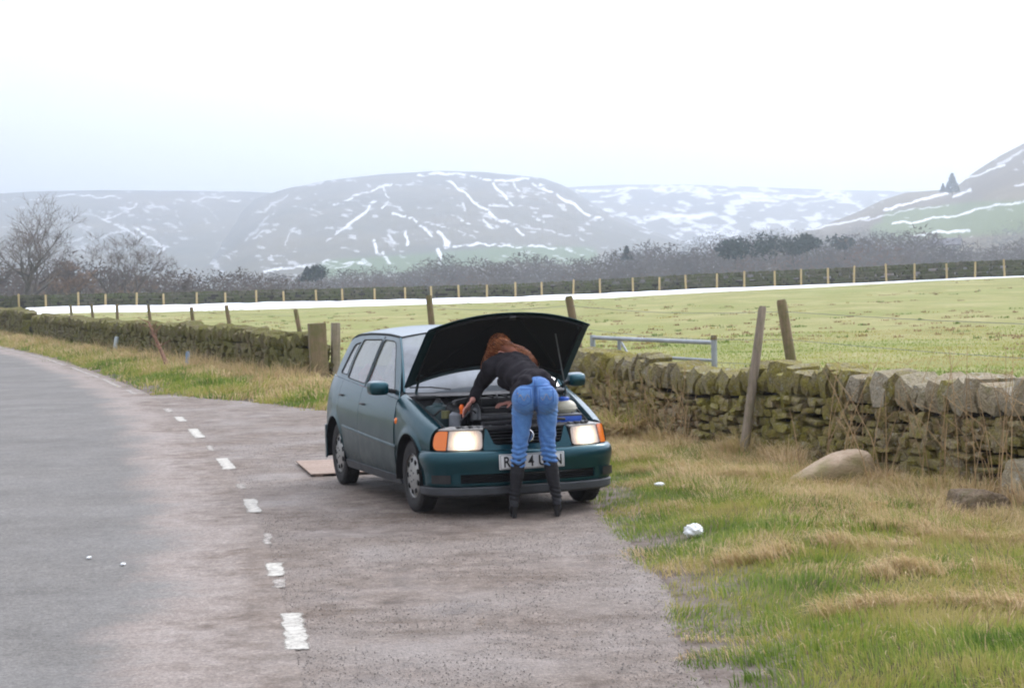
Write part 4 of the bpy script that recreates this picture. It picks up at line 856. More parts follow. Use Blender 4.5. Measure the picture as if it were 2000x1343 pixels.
# ------------------------------------------------------------------ air
hz = MB(); hz.box((0, 2960, 118), (10440, 6560, 260)); ho = hz.build('haze', None); tag(ho, kind='stuff', label='pale winter haze filling the valley', cat='haze')
hm = bpy.data.materials.new('haze'); hm.use_nodes = True; hm.node_tree.nodes.remove(hm.node_tree.nodes['Principled BSDF']); pv = hm.node_tree.nodes.new('ShaderNodeVolumePrincipled')
HAZE = .00050
pv.inputs['Color'].default_value = (.81, .89, 1.0, 1); pv.inputs['Density'].default_value = HAZE; pv.inputs['Anisotropy'].default_value = .75; hm.node_tree.links.new(pv.outputs[0], hm.node_tree.nodes['Material Output'].inputs['Volume']); ho.data.materials.append(hm)
# ------------------------------------------------------------------ car
def paint():
    t = NT('teal_metallic_paint'); P = t.coord('Object'); n = t.noise(3, 4, .6, P); s = t.new('ShaderNodeSeparateXYZ'); t.l(P, s.inputs[0])
    dirt = t.math('MULTIPLY', t.rng(s.outputs[2], .25, .78, 1, 0), t.rng(t.noise(5, 5, .65, P), .25, .6, .35, 1))
    dirt = t.math('MULTIPLY', dirt, t.rng(s.outputs[1], -.35, .15, .12, 1))
    fine = t.noise(900, 1, .5, P)
    c = t.mix(t.rng(fine, .4, .7, 0, .3), (.003, .048, .066), (.005, .095, .108)); c = t.mix(t.math('MULTIPLY', dirt, .55), c, (.030, .027, .025)); t.col(c)
    t.set(Metallic=.65, Roughness=t.math('ADD', t.math('MULTIPLY', dirt, .25), .30)); t.l(t.rng(dirt, 0, 1, .42, .08), t.b.inputs['Coat Weight'])
    t.l(t.math('ADD', t.math('MULTIPLY', dirt, .25), .07), t.b.inputs['Coat Roughness']); return t.m
M['paint_car'] = paint()
M['plastic'] = plain('dark_grey_plastic', (.045, .05, .056), .6, var=.3, scale=8); M['black'] = plain('black_plastic', (.012, .012, .013), .45, var=.3, bump=0)
M['matt'] = plain('matt_black_pad', (.003, .003, .0033), .95, var=.3, bump=0); M['rubber'] = plain('tyre_rubber', (.022, .021, .021), .85, var=.35, scale=9); M['cover'] = plain('silver_wheel_cover', (.33, .33, .32), .4, .55, var=.2, scale=12)
M['bay'] = plain('grimy_engine_bay', (.028, .028, .030), .55, var=.6, scale=14); M['baymetal'] = plain('dull_grey_metal', (.15, .155, .16), .5, .4, var=.4, scale=14); M['innerpaint'] = plain('inner_wing_paint', (.02, .05, .055), .5, var=.4, scale=9)
M['chrome'] = plain('chrome', (.75, .76, .78), .18, 1, var=.05, bump=0); M['seatcloth'] = plain('grey_seat_cloth', (.09, .095, .11), .9, var=.2); M['redmatt'] = plain('matt_red', (.55, .03, .035), .8, var=.2)
M['cream'] = plain('cream_plastic', (.55, .52, .40), .4, var=.12, scale=8); M['bluep'] = plain('blue_plastic_cap', (.03, .11, .5), .4, var=.1, bump=0); M['orange'] = plain('orange_plastic', (.9, .16, .01), .4, var=.1, bump=0)
def glass_mat(name, pale_mix, tint, body=(.55, .6, .66)):
    t = NT(name); nd = t.n; n = t.noise(3, 4, .6)
    d = t.new('ShaderNodeBsdfDiffuse'); d.inputs[0].default_value = (*body, 1); tr = t.new('ShaderNodeBsdfTransparent'); tr.inputs[0].default_value = (*tint, 1)
    g = t.new('ShaderNodeBsdfGlossy'); g.inputs['Roughness'].default_value = .04; g.inputs[0].default_value = (1, 1, 1, 1)
    m1_ = t.new('ShaderNodeMixShader'); t.l(t.rng(n, .3, .7, pale_mix * .7, min(1, pale_mix * 1.3)), m1_.inputs[0]); t.l(tr.outputs[0], m1_.inputs[1]); t.l(d.outputs[0], m1_.inputs[2])  # uneven share of pale diffuse colour mixed into the clear pane
    fr = t.new('ShaderNodeLayerWeight'); fr.inputs[0].default_value = .5; m2_ = t.new('ShaderNodeMixShader'); t.l(t.math('ADD', t.math('MULTIPLY', t.math('POWER', fr.outputs['Facing'], 4), .8), .05), m2_.inputs[0]); t.l(m1_.outputs[0], m2_.inputs[1]); t.l(g.outputs[0], m2_.inputs[2]); t.l(m2_.outputs[0], t.o.inputs[0]); return t.m
M['glass'] = glass_mat('pale_window_glass', .5, (.62, .67, .69), (.40, .42, .43)); M['screen'] = glass_mat('sky_pale_windscreen', .6, (.6, .66, .70), (.36, .40, .44)); M['lensglass'] = glass_mat('clear_lamp_glass', .04, (.96, .96, .96))  # windscreen's pale diffuse colour stands in for reflected sky
YAW = .3287
car = empty('parked_car', (-.1026, 15.625, .006), YAW, label='dark teal hatchback with its bonnet up and headlights lit, standing in the lay-by', cat='car')
def SP(xs, ys):
    xs, ys = np.array(xs, float), np.array(ys, float)
    def f(x):   # smooth monotone-ish interpolation (Catmull-Rom)
        x = np.clip(x, xs[0], xs[-1]); i = np.clip(np.searchsorted(xs, x) - 1, 0, len(xs) - 2); h = xs[i + 1] - xs[i]; t_ = (x - xs[i]) / h; m = np.gradient(ys, xs)
        return (2 * t_ ** 3 - 3 * t_ ** 2 + 1) * ys[i] + (t_ ** 3 - 2 * t_ ** 2 + t_) * h * m[i] + (-2 * t_ ** 3 + 3 * t_ ** 2) * ys[i + 1] + (t_ ** 3 - t_ ** 2) * h * m[i + 1]
    return f
Wf = SP([-.45, -.3, -.1, .2, .6, 1.5, 2.3, 2.6, 2.85, 3.0], [.722, .750, .770, .781, .790, .796, .792, .782, .745, .68])
drop = SP([.15, .22, .32, .45, .56, .66, .76, .84, .90, .95, 1.1, 1.25, 1.34, 1.40], [.075, .05, .02, .005, .0, .004, .017, .035, .055, .078, .140, .205, .252, .30])
def SX(y, z): return float(Wf(y) - drop(z))
AR, WZ, WB = .335, .285, 2.407
def zbot(y, base=.205):
    for yc in (0, WB):
        if abs(y - yc) < AR: return max(base, WZ + math.sqrt(AR * AR - (y - yc) ** 2) if abs(y - yc) < AR * .98 else base + .15)
    return base
belt = SP([.4, .6, 1.4, 2.2, 2.85], [.868, .880, .915, .950, .975])
def xh(y): return float(np.interp(y, [-.55, -.3, 0, .4, .6], [.618, .636, .655, .680, .685]))
def zh(y): return float(np.interp(y, [-.55, -.42, -.2, .1, .35, .55], [.665, .688, .752, .838, .900, .945]))
# front plan curve
def front_tab(a, b, n=2.8, N=400):
    th = np.linspace(0, math.pi / 2, N); x = a * np.sin(th) ** (2 / n); y = -.30 - b * np.cos(th) ** (2 / n); s = np.r_[0, np.cumsum(np.hypot(np.diff(x), np.diff(y)))]; return s, x, y
_s, _x, _y = front_tab(.775, .40)
def FP(s, z, o):
    """point on the front at arc position s, height z, offset o outwards"""
    a = abs(s); x = float(np.interp(a, _s, _x)); y = float(np.interp(a, _s, _y)) if a <= _s[-1] else -.30 + (a - _s[-1]); nx_ = (x / .775) ** 1.8; ny_ = -((abs(y + .30) / .40) ** 1.8 if y < -.30 else 0); l = math.hypot(nx_, ny_) or 1
    return (math.copysign(x + o * nx_ / l, s) if s else 0.0, y + o * ny_ / l, z)
S_END = float(_s[-1])
# bumper
bz = [(.236, -.020), (.244, -.012), (.256, -.009), (.266, -.008), (.28, -.008), (.335, -.005), (.35, -.003), (.38, .004), (.41, .010), (.425, .012), (.462, .012), (.488, .004), (.505, -.010), (.512, -.03), (.514, -.06)]
ss = sorted(set(list(np.round(np.linspace(-S_END - .02, S_END + .02, 90), 4)) + [-.58, .58]))
def bump_rows(lo, hi, eo=0): return [[FP(s, z, o + eo) for s in ss] for z, o in bz if lo <= z <= hi]
grid(bump_rows(.236, .6), 'bumper', M['paint_car'], car, True, .012, -1, skip=lambda c: abs(c[0]) < .545 and .266 < c[2] < .335)
lip = grid([[FP(s, z, o + .004) for s in ss] for z, o in ((.158, -.06), (.163, -.03), (.178, -.010), (.226, -.004), (.236, -.016))], 'front_lip', M['plastic'], car, True, .01)
sl_ = [s for s in ss if abs(s) < .60]
grid([[FP(s, z, -.06) for s in sl_] for z in (.258, .342)], 'lower_intake', M['matt'], car, False)
for z in (.279, .294, .309, .324): grid([[FP(s, z + dz, -.03 - .01 * k) for s in sl_] for k, dz in enumerate((-.003, .003))], 'intake_slat', M['black'], car, False, .012)
grid([[FP(s, z, .0145) for s in ss if .62 < abs(s) < .80 and s < 0] for z in (.268, .333)], 'fog_blank', M['black'], car, False)
grid([[FP(s, z, .0145) for s in ss if .62 < abs(s) < .80 and s > 0] for z in (.268, .333)], 'fog_blank', M['black'], car, False)
# nose panel between the lamps, grille
ZD = -.045
def nose_o(z): return -.045 - (z - .50) * .30
zz_ = np.linspace(.548, .722, 9)
def ghw_(z): return .262 + (z - .60) / .12 * .075
cols = sorted(list(np.linspace(-.40, .40, 41)))
def tri_panel(name, outer, holes, fn, m, parent=car, step=.03, solid=.006, smooth=True, split=50):
    pts = []; edges = []
    def loop(pl):
        b = len(pts); L_ = []
        for i, p in enumerate(pl):
            q = pl[(i + 1) % len(pl)]; k = max(1, int(math.dist(p, q) / step))
            for j in range(k): L_.append((p[0] + (q[0] - p[0]) * j / k, p[1] + (q[1] - p[1]) * j / k))
        pts.extend(L_); edges.extend([(b + i, b + (i + 1) % len(L_)) for i in range(len(L_))]); return L_
    A = np.array(loop(outer)); H_ = [np.array(loop(h)) for h in holes]
    def inside(p, poly):
        x, y = p; c = False; j = len(poly) - 1
        for i in range(len(poly)):
            if (poly[i][1] > y) != (poly[j][1] > y) and x < (poly[j][0] - poly[i][0]) * (y - poly[i][1]) / (poly[j][1] - poly[i][1]) + poly[i][0]: c = not c
            j = i
        return c
    def near(p): return min(np.min(np.hypot(*(q - np.array(p)).T)) for q in [A] + H_) < step * .45
    for gx_ in np.arange(A[:, 0].min(), A[:, 0].max(), step):
        for gy_ in np.arange(A[:, 1].min(), A[:, 1].max(), step):
            if inside((gx_, gy_), A) and not any(inside((gx_, gy_), h) for h in H_) and not near((gx_, gy_)): pts.append((gx_, gy_))
    r = delaunay_2d_cdt([Vector(p) for p in pts], edges, [], 0, 1e-6); V, Fc = r[0], r[2]; keep = []
    for f in Fc:
        c = (sum(V[i][0] for i in f) / 3, sum(V[i][1] for i in f) / 3)
        if inside(c, A) and not any(inside(c, h) for h in H_): keep.append(tuple(f))
    P = [fn(v[0], v[1]) for v in V]
    return obj(name, P, keep, m, parent, smooth, solid, -1, split)
def rrect(x0, x1, z0, z1, r, rs=None, n=4):
    rs = rs or (r, r, r, r); out = []
    for (cx, cz, a0, rr) in ((x1 - rs[0], z1 - rs[0], 0, rs[0]), (x0 + rs[1], z1 - rs[1], 90, rs[1]), (x0 + rs[2], z0 + rs[2], 180, rs[2]), (x1 - rs[3], z0 + rs[3], 270, rs[3])):
        for i in range(n + 1): a = R(a0 + 90 * i / n); out.append((cx + rr * math.cos(a), cz + rr * math.sin(a)))
    return out
gh = [(-.262, .548), (.262, .548), (.285, .560), (.338, .668), (-.338, .668), (-.285, .560)]
tri_panel('nose_panel', [(-.375, .507), (.375, .507), (.375, .55), (.356, .674), (-.356, .674), (-.375, .55)], [gh], lambda s, z: FP(s, z, nose_o(z)), M['paint_car'], step=.03, solid=.015)
grid([[FP(s, z, nose_o(z) - .035) for s in np.linspace(-.36, .36, 19)] for z in (.54, .672)], 'grille_back', M['matt'], car, False)
for i, z in enumerate((.570, .594, .618, .642)):
    hw = .285 + (z - .560) / .108 * .052; grid([[FP(s, z + a, nose_o(z) + b) for s in np.linspace(-hw, hw, 25)] for a, b in ((-.006, -.022), (-.0065, -.004), (.0, .002), (.0045, -.004), (.004, -.022))], 'grille_slat', M['black'], car, True, split=40)
grid([[FP(s, z, o) for s in np.linspace(-.345, .345, 25)] for z, o in ((.658, nose_o(.66) - .004), (.676, nose_o(.67) + .002), (.684, nose_o(.67) - .01), (.687, nose_o(.67) - .08))], 'grille_top_bar', M['black'], car, True)
# roundel
rc = Vector(FP(0, .609, nose_o(.609) + .012)); rd = empty('roundel', rc); rd.parent = car; rd.rotation_euler = (R(-6), 0, 0)
tor = MB(); tor.lathe([(.046 + .007 * math.cos(a), .007 * math.sin(a)) for a in np.linspace(0, 2 * math.pi, 9)], 'y', (0, 0, 0), 32); 
def bar2(p, q, wd=.0085, parent=None):
    p, q = Vector((p[0], 0, p[1])), Vector((q[0], 0, q[1])); d = (q - p).normalized(); n = Vector((-d.z, 0, d.x)) * wd / 2; t_ = Vector((0, .004, 0))
    return [p - n - t_, p + n - t_, q + n - t_, q - n - t_, p - n + t_, p + n + t_, q + n + t_, q - n + t_], [(0, 1, 2, 3), (7, 6, 5, 4), (0, 4, 5, 1), (1, 5, 6, 2), (2, 6, 7, 3), (3, 7, 4, 0)]
bpy.data.objects.remove(rd)
emb = MB(); emb.lathe([(.047 + .006 * math.cos(a), .006 * math.sin(a)) for a in np.linspace(0, 2 * math.pi, 9)], 'y', (0, 0, 0), 32)
for p, q in (((-.018, .041), (0, .004)), ((.018, .041), (0, .004)), ((-.040, .020), (-.017, -.040)), ((.040, .020), (.017, -.040)), ((-.017, -.040), (0, -.002)), ((.017, -.040), (0, -.002))): emb.add(*bar2(p, q))
em = emb.fixed('roundel_emblem', M['chrome'], car); em.location = rc; em.rotation_euler = (R(-8), 0, 0)
bk = MB(); bk.lathe([(0, 0.004), (.046, .004)], 'y', (0, 0, 0), 28); b_ = bk.build('roundel_back', M['black'], car); b_.location = rc; b_.rotation_euler = (R(-8), 0, 0)
# headlamps
def lampmat(hx):
    t = NT('lit_headlamp'); P = t.coord('Object'); s = t.new('ShaderNodeVectorMath', operation='DISTANCE'); t.l(P, s.inputs[0]); s.inputs[1].default_value = (hx, -.58, .572)
    s2 = t.new('ShaderNodeVectorMath', operation='DISTANCE'); t.l(P, s2.inputs[0]); s2.inputs[1].default_value = (hx * .92, -.58, .62)
    fl = t.noise(60, 2, .5, P, (1, 1, .05)); core = t.rng(s.outputs['Value'], .02, .15, 1, 0); core = t.math('POWER', core, 1.6)
    em = t.math('ADD', t.math('MULTIPLY', core, 2.3), t.rng(s2.outputs['Value'], 0, .16, .22, .05)); em = t.math('MULTIPLY', em, t.rng(fl, .3, .7, .75, 1.2))
    t.bump(t.noise(70, 2, .5, P, (1, 1, .08)), .8, .01); t.col((.36, .35, .34)); t.set(Roughness=.3, Metallic=.2); t.l(t.mix(t.rng(s.outputs['Value'], .06, .13, 0, 1), (1, .90, .66), t.mix(t.rng(s.outputs['Value'], .10, .20, 0, 1), (1, .55, .28), (1, .86, .74))), t.b.inputs['Emission Color']); t.l(em, t.b.inputs['Emission Strength']); return t.m
t = NT('amber_lens'); t.col((.85, .19, .012)); t.set(Roughness=.15); t.b.inputs['Coat Weight'].default_value = .7; t.bump(t.noise(50, 1, .5, None, (1, 1, .05)), .4, .003); M['amber'] = t.m
def lo(z): return -.035 - (z - .52) * .20
for sg in (-1, 1):
    cl_ = rrect(.385, .688, .520, .664, .02, (.006, .035, .03, .006)); am = rrect(.693, .835, .520, .664, .02, (.06, .006, .006, .06))
    flip = (lambda pl: pl) if sg > 0 else (lambda pl: [(-a, b) for a, b in pl][::-1])
    hl = empty('headlamp', (0, 0, 0)); hl.parent = car
    tri_panel('reflector', flip(cl_), [], lambda s, z: FP(s, z, lo(z) - .012), lampmat(sg * .50), hl, .02, .004)
    tri_panel('clear_lens', flip(cl_), [], lambda s, z: FP(s, z, lo(z)), M['lensglass'], hl, .02, 0)
    tri_panel('amber_lens', flip(am), [], lambda s, z: FP(s, z, lo(z) + .001), M['amber'], hl, .02, .01)
    tri_panel('lamp_surround', flip(rrect(.377, .842, .514, .672, .03, (.05, .04, .03, .04))), [], lambda s, z: FP(s, z, lo(z) - .022), M['black'], hl, .03, .01)
    # lamp housing top
    tp = [[FP(sg * s, .668 + .004 * k, lo(.66) - .01 - .028 * k) for s in np.linspace(.375, .80, 14)] for k in range(5)]
    grid(tp, 'lamp_housing', plain('pale_lamp_housing', (.42, .41, .39), .5, var=.2, scale=30), hl, True, .01)
    for k, s in enumerate((.42, .50, .58, .63)):
        mb = MB(); mb.box(Vector(FP(sg * s, .687, lo(.66) - .06)), (.02 + .01 * (k % 2), .05, .016)); mb.fixed('housing_clip', M['black'] if k % 2 else M['baymetal'], hl, bevel=.003)
# wings
for sg in (-1, 1):
    ys_ = sorted(set(list(np.round(np.linspace(-.425, .375, 60), 4)) + [round(k, 4) for k in np.linspace(-.335, .335, 40)])); rows = []
    for y in ys_:
        zb_ = zbot(y, .215) if y > -.345 else .516
        zs = zh(y) - .16 + .02 * (y > .2); zs = max(zs, zb_ + .02); row = []
        for k in range(11): z = zb_ + (zs - zb_) * k / 10; flare = .012 * math.exp(-((z - zb_) / .04) ** 2) if abs(y) < .34 else 0; row.append((sg * (SX(y, z) + flare), y, z))
        p0 = np.array([SX(y, zs), zs]); p2 = np.array([xh(y) + .004, zh(y)]); sl2 = np.array([SX(y, zs) - (SX(y, zs) - SX(y, zs - .01)) * -9 * .5, zs + .09]); p1 = np.array([min(p0[0] - .004, SX(y, zs + .08) + .012), p2[1] - .012])
        for k in range(1, 13): u = k / 12; q = (1 - u) ** 2 * p0 + 2 * u * (1 - u) * p1 + u * u * p2; row.append((sg * q[0], y, q[1]))
        row.append((sg * (xh(y) - .012), y, zh(y) - .022)); row.append((sg * (xh(y) - .03), y, zh(y) - .03)); rows.append(row)
    grid(rows, 'front_wing', M['paint_car'], car, True, .006, -1 if sg > 0 else 1, split=55)
    # drip rail along bonnet gap
    mb = MB(); mb.tube([(sg * (xh(y) - .035), y, zh(y) - .022) for y in np.linspace(-.42, .36, 12)], .008, 6); mb.fixed('bonnet_seal', M['rubber'], car)
    for y in (-.3, -.12, .06, .24): mb = MB(); mb.lathe([(0, .006), (.009, .005), (.010, 0)], 'z', (sg * (xh(y) - .045), y, zh(y) - .026), 8); mb.build('wing_bolt', M['baymetal'], car, True)
def side_grid(name, y0, y1, sg, topf, n=26, nz=16, base=.262, m=None, yb=None):
    rows = []; gap = .003
    ys_ = np.linspace(y0 + gap, y1 - gap, n)
    for y in ys_:
        zb_ = zbot(y, base); zt = topf(y); rows.append([(sg * (SX(y, zb_ + (zt - zb_) * k / nz) + (.010 * math.exp(-(((zt - zb_) * k / nz) / .04) ** 2) if zb_ > base + .01 else 0)), y, zb_ + (zt - zb_) * k / nz) for k in range(nz + 1)])
    return grid(rows, name, m or M['paint_car'], car, True, .012, -1 if sg > 0 else 1, split=50)
for sg in (-1, 1):
    fd = side_grid('front_door', .38, 1.52, sg, lambda y: float(belt(y))); rd = side_grid('rear_door', 1.52, 2.28, sg, lambda y: float(belt(y)), 34)
    side_grid('rear_quarter', 2.28, 2.86, sg, lambda y: float(belt(y)), 40)
    # sill
    grid([[(sg * (SX(y, z) + .004), y, z) for z in (.195, .2, .23, .262)] for y in np.linspace(.335, 2.07, 20)], 'sill', M['plastic'], car, True, .02, -1 if sg > 0 else 1)
    # rub strip and handles
    for (a, b) in ((.34, .375), (.385, 1.515), (1.525, 2.07)):
        zr = .50; P_ = []
        for y in np.linspace(a, b, 8): x = SX(y, zr); P_.append([(sg * (x + o), y, zr + dz + (y - .4) * .035 - .01) for dz, o in ((-.03, .0), (-.026, .012), (-.005, .018), (.014, .017), (.022, .010), (.026, 0))])
        grid(P_, 'side_moulding', M['paint_car'], car, True, 0, split=40)
    for y in (1.40, 2.17):
        h_ = empty('door_handle', (0, 0, 0)); h_.parent = car; z = .785 if y < 1.5 else .825; x = SX(y, z)
        mb = MB(); mb.tube([(sg * (x + .0), y - .075, z), (sg * (x + .026), y - .05, z), (sg * (x + .03), y, z), (sg * (x + .026), y + .05, z), (sg * x, y + .075, z)], .009, 8); mb.fixed('grip', M['black'], h_)
        mb = MB(); mb.box((sg * (x + .001), y, z), (.008, .13, .045)); mb.fixed('recess_plate', M['chrome'] if False else M['baymetal'], h_, bevel=.003)
    # indicator repeater
    y, z = .345, .70; mb = MB(); mb.lathe([(0, .018), (.02, .015), (.027, .007), (.029, 0)], 'x', (0, 0, 0), 16); o = mb.build('side_repeater', M['amber'], car, True, 0); o.location = (sg * SX(y, z), y, z); o.scale = (sg, 1, 1)
    # mirror
    mr = empty('door_mirror', (0, 0, 0)); mr.parent = car; mr.location = (-.03 * sg, -.04, .0)
    bm = bmesh.new(); bmesh.ops.create_cube(bm, size=1); bmesh.ops.subdivide_edges(bm, edges=bm.edges, cuts=3, use_grid_fill=True)
    for v in bm.verts:
        x, y, z = v.co * 2; k = 1 - .12 * (abs(x) ** 4 * abs(z) ** 4); front = (1 - y) / 2; v.co = Vector((sg * (.895 + x * .085 * k * (1 - .12 * front)), .60 + y * .05 + .015 * x, .962 + z * .060 * k * (1 - .2 * front * (z > 0))))
        v.co.y -= .03 * (1 - x * x) * (1 - z * z) * (y < 0)
    bmesh.ops.recalc_face_normals(bm, faces=bm.faces); o = from_bm('housing', bm, M['paint_car'], mr, True, 0); sb = o.modifiers.new('s', 'SUBSURF'); sb.levels = sb.render_levels = 1
    mb = MB(); mb.box((sg * .77, .60, .93), (.13, .05, .035), Matrix.Rotation(R(-12 * sg), 3, 'Y')); mb.fixed('arm', M['black'], mr, bevel=.01)
    mb = MB(); mb.box((sg * .895, .652, .96), (.15, .004, .095)); mb.fixed('mirror_glass', M['chrome'], mr, bevel=.002)
    # upper side: pillars, roof rail and windows
    U = lambda y, z: (sg * SX(y, z), y, z)
    zb0 = lambda y: float(belt(y))
    roofz = SP([.98, 1.3, 1.7, 2.2, 2.5, 2.62], [1.352, 1.366, 1.368, 1.356, 1.33, 1.29])
    outer = [(.38, zb0(.38) + .003)] + [(y, zb0(y) + .003) for y in np.linspace(.5, 2.85, 14)] + [(2.74, 1.12), (2.62, 1.30)] + [(y, float(roofz(y))) for y in (2.5, 2.2, 1.9, 1.6, 1.3, 1.12, .98)] + [(.88, 1.30), (.62, 1.10)]
    w1 = [(.575, .925), (.62, .908), (1.47, .942), (1.485, .955), (1.455, 1.305), (1.43, 1.325), (1.14, 1.318), (1.06, 1.30), (.965, 1.245)]
    w2 = [(1.56, .955), (1.575, .947), (2.17, .972), (2.22, .98), (2.215, 1.13), (2.15, 1.295), (2.12, 1.312), (1.55, 1.325), (1.53, 1.31)]
    w3 = [(2.28, .995), (2.52, 1.004), (2.535, 1.02), (2.42, 1.23), (2.38, 1.265), (2.22, 1.285), (2.245, 1.2), (2.27, 1.1)]
    if sg > 0: o1 = outer
    mk = lambda pl: pl
    tri_panel('window_frame', outer, [w1, w2, w3], U, M['paint_car'], car, .05, .006 * (1 if sg > 0 else -1), split=50)
    for k, wn_ in enumerate((w1, w2, w3)):
        c0 = np.mean(np.array(wn_), 0); big_ = [tuple(c0 + (np.array(p) - c0) * 1.04) for p in wn_]
        so = tri_panel('side_window', big_, [], lambda y, z: (sg * (SX(y, z) - .008), y, z), M['glass'], car, .06, 0)
        pts_ = [(sg * (SX(p[0], p[1]) - .002), p[0], p[1]) for p in [tuple(np.array(wn_[i]) * (1 - u) + np.array(wn_[(i + 1) % len(wn_)]) * u) for i in range(len(wn_)) for u in (0, .25, .5, .75)]]
        mb = MB(); mb.tube(pts_ + pts_[:1], .005, 5, False); mb.build('window_seal', M['rubber'], car, True)
    mb = MB(); mb.tube([(sg * (SX(1.5, z) + .001), 1.52 - .03 * (z - .92) / .4, z) for z in np.linspace(.92, 1.35, 8)], .0035, 4, False); mb.build('door_gap', M['rubber'], car)
    mb = MB(); mb.tube([(sg * (SX(y, float(roofz(y)) - .004) + .002), y, float(roofz(y)) - .004) for y in np.linspace(.98, 2.5, 18)], .006, 5, False); mb.build('roof_gutter', M['rubber'], car)
    # arch liner
    for yc in (0, WB):
        P_ = []
        for a in np.linspace(-.15, math.pi + .15, 20): P_.append([(sg * x, yc + AR * 1.0 * math.cos(a), WZ + AR * 1.0 * math.sin(a)) for x in (.795, .78, .5)])
        grid(P_, 'arch_liner', M['matt'], car, True, .004)
# roof
rows = []
for y in np.linspace(.96, 2.60, 22):
    zr = float(roofz(max(y, .98))); zc_r = zr + .055 * (1 - ((y - 1.75) / 1.6) ** 2 * .6); xr = SX(y, zr); rows.append([(xr * u, y - .10 * (1 - u * u) * max(0, (1.35 - y) / .39) + .03 * (1 - u * u) * max(0, (y - 2.3) / .3), zr + (zc_r - zr) * (1 - abs(u) ** 2.3)) for u in np.linspace(-1, 1, 25)])
grid(rows, 'roof', M['paint_car'], car, True, .01, 1, split=60)
# windscreen
def lerp(a, b, u): return tuple(np.array(a) * (1 - u) + np.array(b) * u)
rows = []
for u in np.linspace(-1, 1, 25):
    bot = (.685 * u, .225 + .21 * abs(u) ** 2.2, .915 + .005 * u * u); yt = .965 - .10 * (1 - u * u); top = (.555 * u, yt, 1.347 + .055 * (1 - abs(u) ** 2.3)); row = []
    for v_ in np.linspace(0, 1, 12): p = np.array(lerp(bot, top, v_)); p += np.array([0, -.02, .028]) * 4 * v_ * (1 - v_) * .6; row.append(tuple(p))
    rows.append(row)
grid(rows, 'windscreen', M['screen'], car, True)
mb = MB(); mb.tube([tuple(np.array(r[-1]) + np.array([0, -.004, .003])) for r in rows], .006, 5, False); mb.build('windscreen_seal', M['rubber'], car, True)
for sg in (-1, 1):
    r = rows[-1 if sg > 0 else 0]; mb = MB(); mb.tube([(p[0] - sg * .004, p[1] - .004, p[2]) for p in r], .011, 6); mb.fixed('a_pillar', M['paint_car'], car)
for x0 in (-.30, .34):
    wp = MB(); wp.tube([(x0 - .05, .22, .945), (x0 - .20, .27, .965), (x0 - .36, .34, .965)], .006, 5); wp.fixed('wiper', M['black'], car)
# tail: tailgate, rear window, rear bumper, lamps
rows = []
for z, y in ((.50, 2.93), (.7, 2.95), (.90, 2.93), (1.0, 2.90), (1.30, 2.66), (1.355, 2.57)): rows.append([(SX(min(y, 2.86), min(z, 1.33)) * u * (.98 if z < 1 else 1), y + .04 * (1 - u * u) - .10 * abs(u) ** 5, z + (.035 * (1 - u * u) if z > 1.2 else 0)) for u in np.linspace(-1, 1, 17)])
grid(rows, 'tailgate', M['paint_car'], car, True, .01, 1, skip=lambda c: 1.02 < c[2] < 1.34 and abs(c[0]) < .56)
grid([[tuple(np.array(p) * np.array([.97, 1, 1]) + np.array([0, -.006, 0])) for p in r] for r in rows[3:5]], 'rear_window', M['glass'], car, True)
grid([[(.80 * math.copysign(abs(math.sin(a)) ** .7, math.sin(a)), 2.72 + .30 * abs(math.cos(a)) ** .7, z) for a in np.linspace(-math.pi / 2, math.pi / 2, 30)] for z in (.22, .3, .45, .52)], 'rear_bumper', M['paint_car'], car, True, .01, 1)
for sg in (-1, 1): mb = MB(); mb.box((sg * .60, 2.90, .78), (.15, .06, .26)); mb.fixed('tail_lamp', M['redmatt'], car, bevel=.02)
# wheels
def wheel(x, y, sg, steer=0):
    wl = empty('wheel', (x, y, .283)); wl.parent = car; wl.rotation_euler = (0, 0, steer)
    mb = MB(); pr = [(.17, -.07), (.20, -.080), (.245, -.083), (.266, -.076), (.276, -.06), (.279, -.03), (.279, .03), (.276, .06), (.266, .076), (.245, .083), (.20, .080), (.17, .07)]; mb.lathe(pr, 'x', n=48); ty = mb.build('tyre', M['rubber'], wl, True, 50)
    tr_ = MB()
    for k in range(56):
        a = 2 * math.pi * k / 56
        for dx in (-.052, 0, .052): tr_.box((dx, .2795 * math.cos(a + dx), .2795 * math.sin(a + dx)), (.034, .006, .018), Matrix.Rotation(a + dx, 3, 'X'))
    to = tr_.build('tread_blocks', M['rubber'], wl); to['kind'] = 'stuff'
    mb = MB(); mb.lathe([(.175, .078), (.178, .070), (.170, .060), (.155, .058), (.148, .066), (.10, .078), (.05, .083), (.02, .085), (0, .085)], 'x', n=40); rim = mb.build('wheel_cover', M['cover'], wl, True, 40)
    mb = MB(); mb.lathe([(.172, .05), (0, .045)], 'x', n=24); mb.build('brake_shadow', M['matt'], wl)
    for k in range(9):
        a = 2 * math.pi * k / 9; mb = MB(); mb.tube([(.0675, .112 * math.cos(a), .112 * math.sin(a)), (.0685, .138 * math.cos(a), .138 * math.sin(a))], .001, 4)
        h = MB(); h.box((.0735, .126 * math.cos(a), .126 * math.sin(a)), (.012, .034, .040), Matrix.Rotation(a, 3, 'X')); h.fixed('cover_slot', M['matt'], wl, bevel=.005)
    for k in range(5):
        a = 2 * math.pi * k / 5; h = MB(); h.lathe([(0, .092), (.008, .091), (.009, .08)], 'x', (0, .045 * math.cos(a), .045 * math.sin(a)), 8); h.build('wheel_bolt', M['baymetal'], wl, True)
    wl.scale = (sg * .86, 1, 1); return wl
for x, y in ((.685, 0), (.69, WB)):
    for sg in (-1, 1): wheel(sg * x, y, sg, R(2) if y == 0 else 0)
